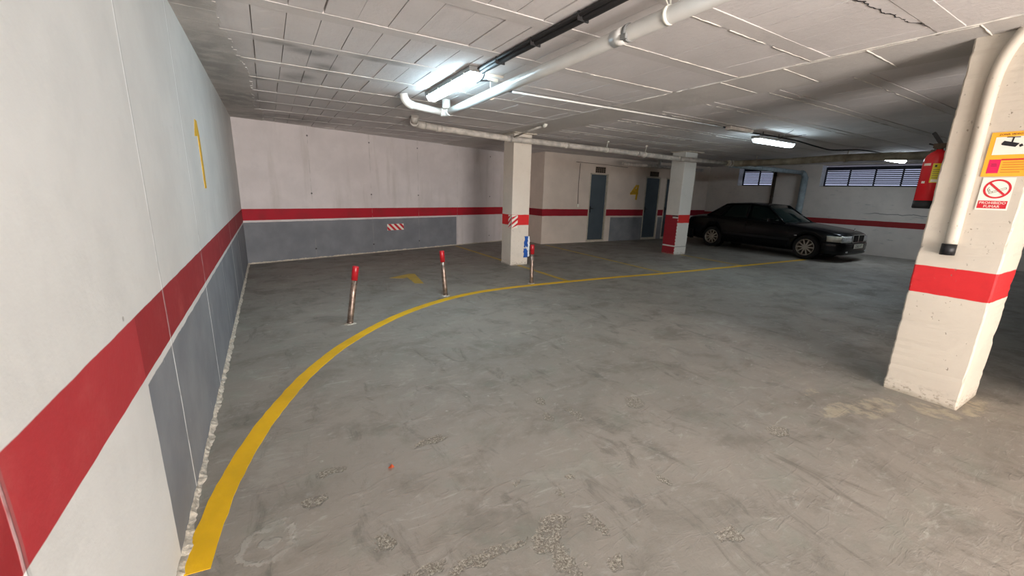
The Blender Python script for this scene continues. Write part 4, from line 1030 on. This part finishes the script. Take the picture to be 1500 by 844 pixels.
# wheels
def wheel(s_, sd):
    t_ = -1 if sd > 0 else 1
    o = cw(t_ * .845, s_, .312); ax = Vector((t_, 0, 0)); m_ = MB()
    m_.lathe([(.215, -.02), (.235, .0), (.27, .006), (.297, -.004), (.311, -.035), (.312, -.10), (.311, -.165), (.295, -.2), (.22, -.2), (.2, -.18), (.2, -.03)], o, ax, 44, True)
    w_ = m_.build('wheel', M['tyre'], car)
    m_ = MB(); m_.lathe([(.216, -.01), (.212, .004), (.203, .004), (.197, -.02), (.19, -.05), (.19, -.14), (.0, -.14)], o, ax, 44)
    for k in range(10):
        a = 2 * math.pi * k / 10; d = Vector((0, math.cos(a), math.sin(a))); p_ = ax.cross(d)
        m_.prism([o + d * .045 + p_ * .017 - ax * .012, o + d * .20 + p_ * .013 - ax * .012, o + d * .20 - p_ * .013 - ax * .012, o + d * .045 - p_ * .017 - ax * .012], ax * -.025)
    m_.lathe([(0, .0), (.035, .0), (.055, -.01), (.058, -.04), (0, -.04)], o, ax, 24)
    m_.build('alloy_rim', M['rim'], w_); 
    m_ = MB(); m_.lathe([(0, -.06), (.185, -.06), (.185, -.062), (0, -.062)], o, ax, 28); m_.build('brake_shadow_disc', M['rust'], w_)
for s_, sd in WH: wheel(s_, sd)
# wheel wells
for s_, sd in WH:
    m_ = MB(); t_ = -1 if sd > 0 else 1; m_.tube([cw(t_ * .60, s_, .315), cw(t_ * .595, s_, .315)], .34, 32); m_.build('wheel_arch_liner', M['cart'], car)
# bumpers follow the plan curve
def plan(w_):   # s for a half width, front end
    T = [(0, .0), (.40, .004), (.58, .02), (.66, .04), (.73, .085), (.78, .16), (.82, .30), (.845, .42)]
    for i in range(len(T) - 1):
        if T[i][0] <= w_ <= T[i + 1][0]: return T[i][1] + (T[i + 1][1] - T[i][1]) * (w_ - T[i][0]) / (T[i + 1][0] - T[i][0])
    return T[-1][1]
XS = [-.845, -.82, -.78, -.73, -.66, -.58, -.4, -.2, 0, .2, .4, .58, .66, .73, .78, .82, .845]
def bumper(front):
    prof = [(.0, .50), (.035, .495), (.055, .46), (.058, .40), (.05, .36), (.055, .30), (.05, .22), (.0, .19)]
    vs = []; fs = []
    for x_ in XS:
        p_ = plan(abs(x_)); k = abs(x_) / .845
        for d_, z_ in prof:
            xx = x_ + (d_ * .45 * (1 if x_ > 0 else -1) * k ** 4); s_ = p_ - d_ * (1 - k ** 6 * .8) + .01
            vs.append(cw(xx, s_ if front else 4.49 - s_ * .9, z_))
    m_ = MB(); n_ = len(prof)
    for i in range(len(XS) - 1):
        for j in range(n_): fs.append((i * n_ + j, i * n_ + (j + 1) % n_, (i + 1) * n_ + (j + 1) % n_, (i + 1) * n_ + j))
    m_.add(vs, fs, True); m_.f.append(list(range(n_))); m_.sm.append(False); m_.f.append([(len(XS) - 1) * n_ + j for j in range(n_)]); m_.sm.append(False)
    return m_.build('front_bumper' if front else 'rear_bumper', M['carp'], car)
fb = bumper(True); bumper(False)
# grille
m_ = MB(); 
for a, b, c, d in ((-.33, -.31, .51, .70), (.31, .33, .51, .70), (-.33, .33, .685, .705), (-.31, .31, .503, .515), (-.01, .01, .51, .69)): m_.box(CX + a, CX + b, CY - .03, CY + .03, c, d)
gr = m_.build('grille', M['chrome'], car, .003); gr['label'] = 'chrome grille surround with centre bar'
m_ = MB(); m_.box(CX - .315, CX + .315, CY - .010, CY + .03, .51, .69)
for k in range(5): m_.box(CX - .315, CX + .315, CY - .024, CY - .006, .535 + k * .032, .545 + k * .032)
m_.build('grille_slats', M['cart'], gr)
for sd in (-1, 1):
    m_ = MB(); m_.grid(lambda u, v: cw(sd * (.36 + .36 * u), plan(.36 + .36 * u) - .03 + .02 * v, .515 + .155 * v - .01 * u), 8, 3, True, (0, .05, 0)); q = m_.build('headlamp', M['lens'], car)
    m_ = MB(); m_.grid(lambda u, v: cw(sd * (.72 + .105 * u + .012), plan(.72 + .105 * u) - .03 * (1 - u) + .015 * v, .515 + .14 * v), 6, 2, True, (-.03 * sd, .03, 0)); q = m_.build('indicator', M['amber'], car)
    m_ = MB(); m_.obox(cw(sd * .55, plan(.55) - .046, .27), (.05, 0, 0), (0, .008, 0), (0, 0, .02)); m_.build('fog_lamp', M['lens'], car, .006)
    # mirrors
    mr = MB(); mr.obox(cw(sd * .92, 1.72, .955), (.075, .01 * sd, 0), (0, .035, 0), (0, 0, .05)); mq = mr.build('door_mirror', M['carp'], car, .02, 3)
    mr = MB(); mr.obox(cw(sd * .92, 1.758, .955), (.062, .008 * sd, 0), (0, .003, 0), (0, 0, .04)); mr.build('mirror_glass', M['chrome'], mq)
    # side trim, handles, seams
    m_ = MB(); m_.box(CX + sd * .862 - .012, CX + sd * .862 + .012, CY + 1.18, CY + 3.08, .44, .50); m_.build('side_moulding', M['cart'], car, .004)
    for s_ in (2.28, 3.12): m_ = MB(); m_.box(CX + sd * .87 - .014, CX + sd * .87 + .014, CY + s_, CY + s_ + .16, .775, .80); m_.build('door_pull', M['carp'], car, .005)
    for s_ in (1.25, 2.44, 3.38): m_ = MB(); m_.box(CX + sd * .858 - .004, CX + sd * .858 + .0035, CY + s_ - .003, CY + s_ + .003, .25 if s_ < 3 else .66, .88); m_.build('door_seam', M['blackg'], car)
    m_ = MB(); m_.obox(cw(sd * .858, 1.06, .60), (.006, 0, 0), (0, .03, 0), (0, 0, .012)); m_.build('side_repeater', M['lens'], car, .003)
    m_ = MB(); m_.grid(lambda u, v: cw(sd * (.45 + .30 * u), 4.505 - .085 * u ** 3, .62 + .17 * v), 6, 2, True, (0, -.03, 0)); m_.build('tail_lamp', M['redp'], car)
m_ = MB(); m_.box(CX - .26, CX + .26, CY - .062, CY - .052, .355, .465); pt = m_.build('number_plate', M['plate'], car, .002)
text_mesh('plate_text', '2265 FT', M['ink'], (CX + .0, CY - .0625, .375), (1, 0, 0), (0, 0, 1), .10, pt, .0006, 'CENTER', 1.15)
m_ = MB(); m_.tube([cw(0, .10, .755), cw(0, .10, .785)], .005, 8)
vs = [cw(.035 * math.cos(a), .10, .815 + .035 * math.sin(a)) for a in [2 * math.pi * i / 24 for i in range(25)]]; m_.tube(vs, .004, 6, False)
for a in (90, 210, 330): m_.tube([cw(0, .10, .815), cw(.034 * math.cos(a * D2R), .10, .815 + .034 * math.sin(a * D2R))], .003, 6)
m_.build('bonnet_ornament', M['chrome'], car)
m_ = MB(); m_.tube(catmull([cw(-.5, 1.36, .905), cw(-.2, 1.34, .94), cw(.1, 1.36, .96)], 4), .008, 6); m_.tube([cw(-.45, 1.44, .93), cw(-.22, 1.42, .95), cw(.03, 1.46, .985)], .006, 6); m_.build('wiper', M['cart'], car)

# ================================================================== LIGHT
w = bpy.data.worlds.new('sky'); SC.world = w; w.use_nodes = True
bg = w.node_tree.nodes['Background']; bg.inputs[0].default_value = (.62, .68, .95, 1); bg.inputs[1].default_value = .9
def area(name, loc, rot, sx, sy, power, c):
    l = bpy.data.lights.new(name, 'AREA'); l.shape = 'RECTANGLE'; l.size = sx; l.size_y = sy; l.energy = power; l.color = c
    o = bpy.data.objects.new(name, l); COL.objects.link(o); o.location = loc; o.rotation_euler = rot; return o
area('entrance_daylight', (1.3, -5.85, 1.2), (90 * D2R, 0, 0), 3.2, 2.3, 345, (1., .93, .86))
area('entrance_ground_bounce', (1.3, -5.6, .2), (128 * D2R, 0, 0), 3.0, .8, 760, (1., .93, .90))

# ================================================================== CAMERA
cam = bpy.data.cameras.new('camera'); co = bpy.data.objects.new('camera', cam); COL.objects.link(co)
yaw, pit, rol, f = .53990, .23420, -.03160, 591.22
fwd = Vector((math.sin(yaw) * math.cos(pit), math.cos(yaw) * math.cos(pit), -math.sin(pit))); rt = Vector((math.cos(yaw), -math.sin(yaw), 0)); dn = fwd.cross(rt)
r2 = rt * math.cos(rol) + dn * math.sin(rol); d2 = -rt * math.sin(rol) + dn * math.cos(rol)
mt = Matrix((r2, -d2, -fwd)).transposed().to_4x4(); mt.translation = Vector((0, 0, 1.5)); co.matrix_world = mt
cam.sensor_width = 36; cam.lens = f / 1500 * 36; cam.clip_start = .02; cam.clip_end = 200
SC.camera = co
SC.view_settings.view_transform = 'Standard'; SC.view_settings.look = 'None'; SC.view_settings.gamma = 1; SC.view_settings.exposure = 0.
SC.view_settings.use_curve_mapping = False
SC.cycles.use_denoising = True; SC.cycles.max_bounces = 7; SC.cycles.diffuse_bounces = 4; SC.cycles.use_adaptive_sampling = True; SC.cycles.adaptive_threshold = .06; SC.cycles.adaptive_min_samples = 16; SC.cycles.sample_clamp_indirect = 6
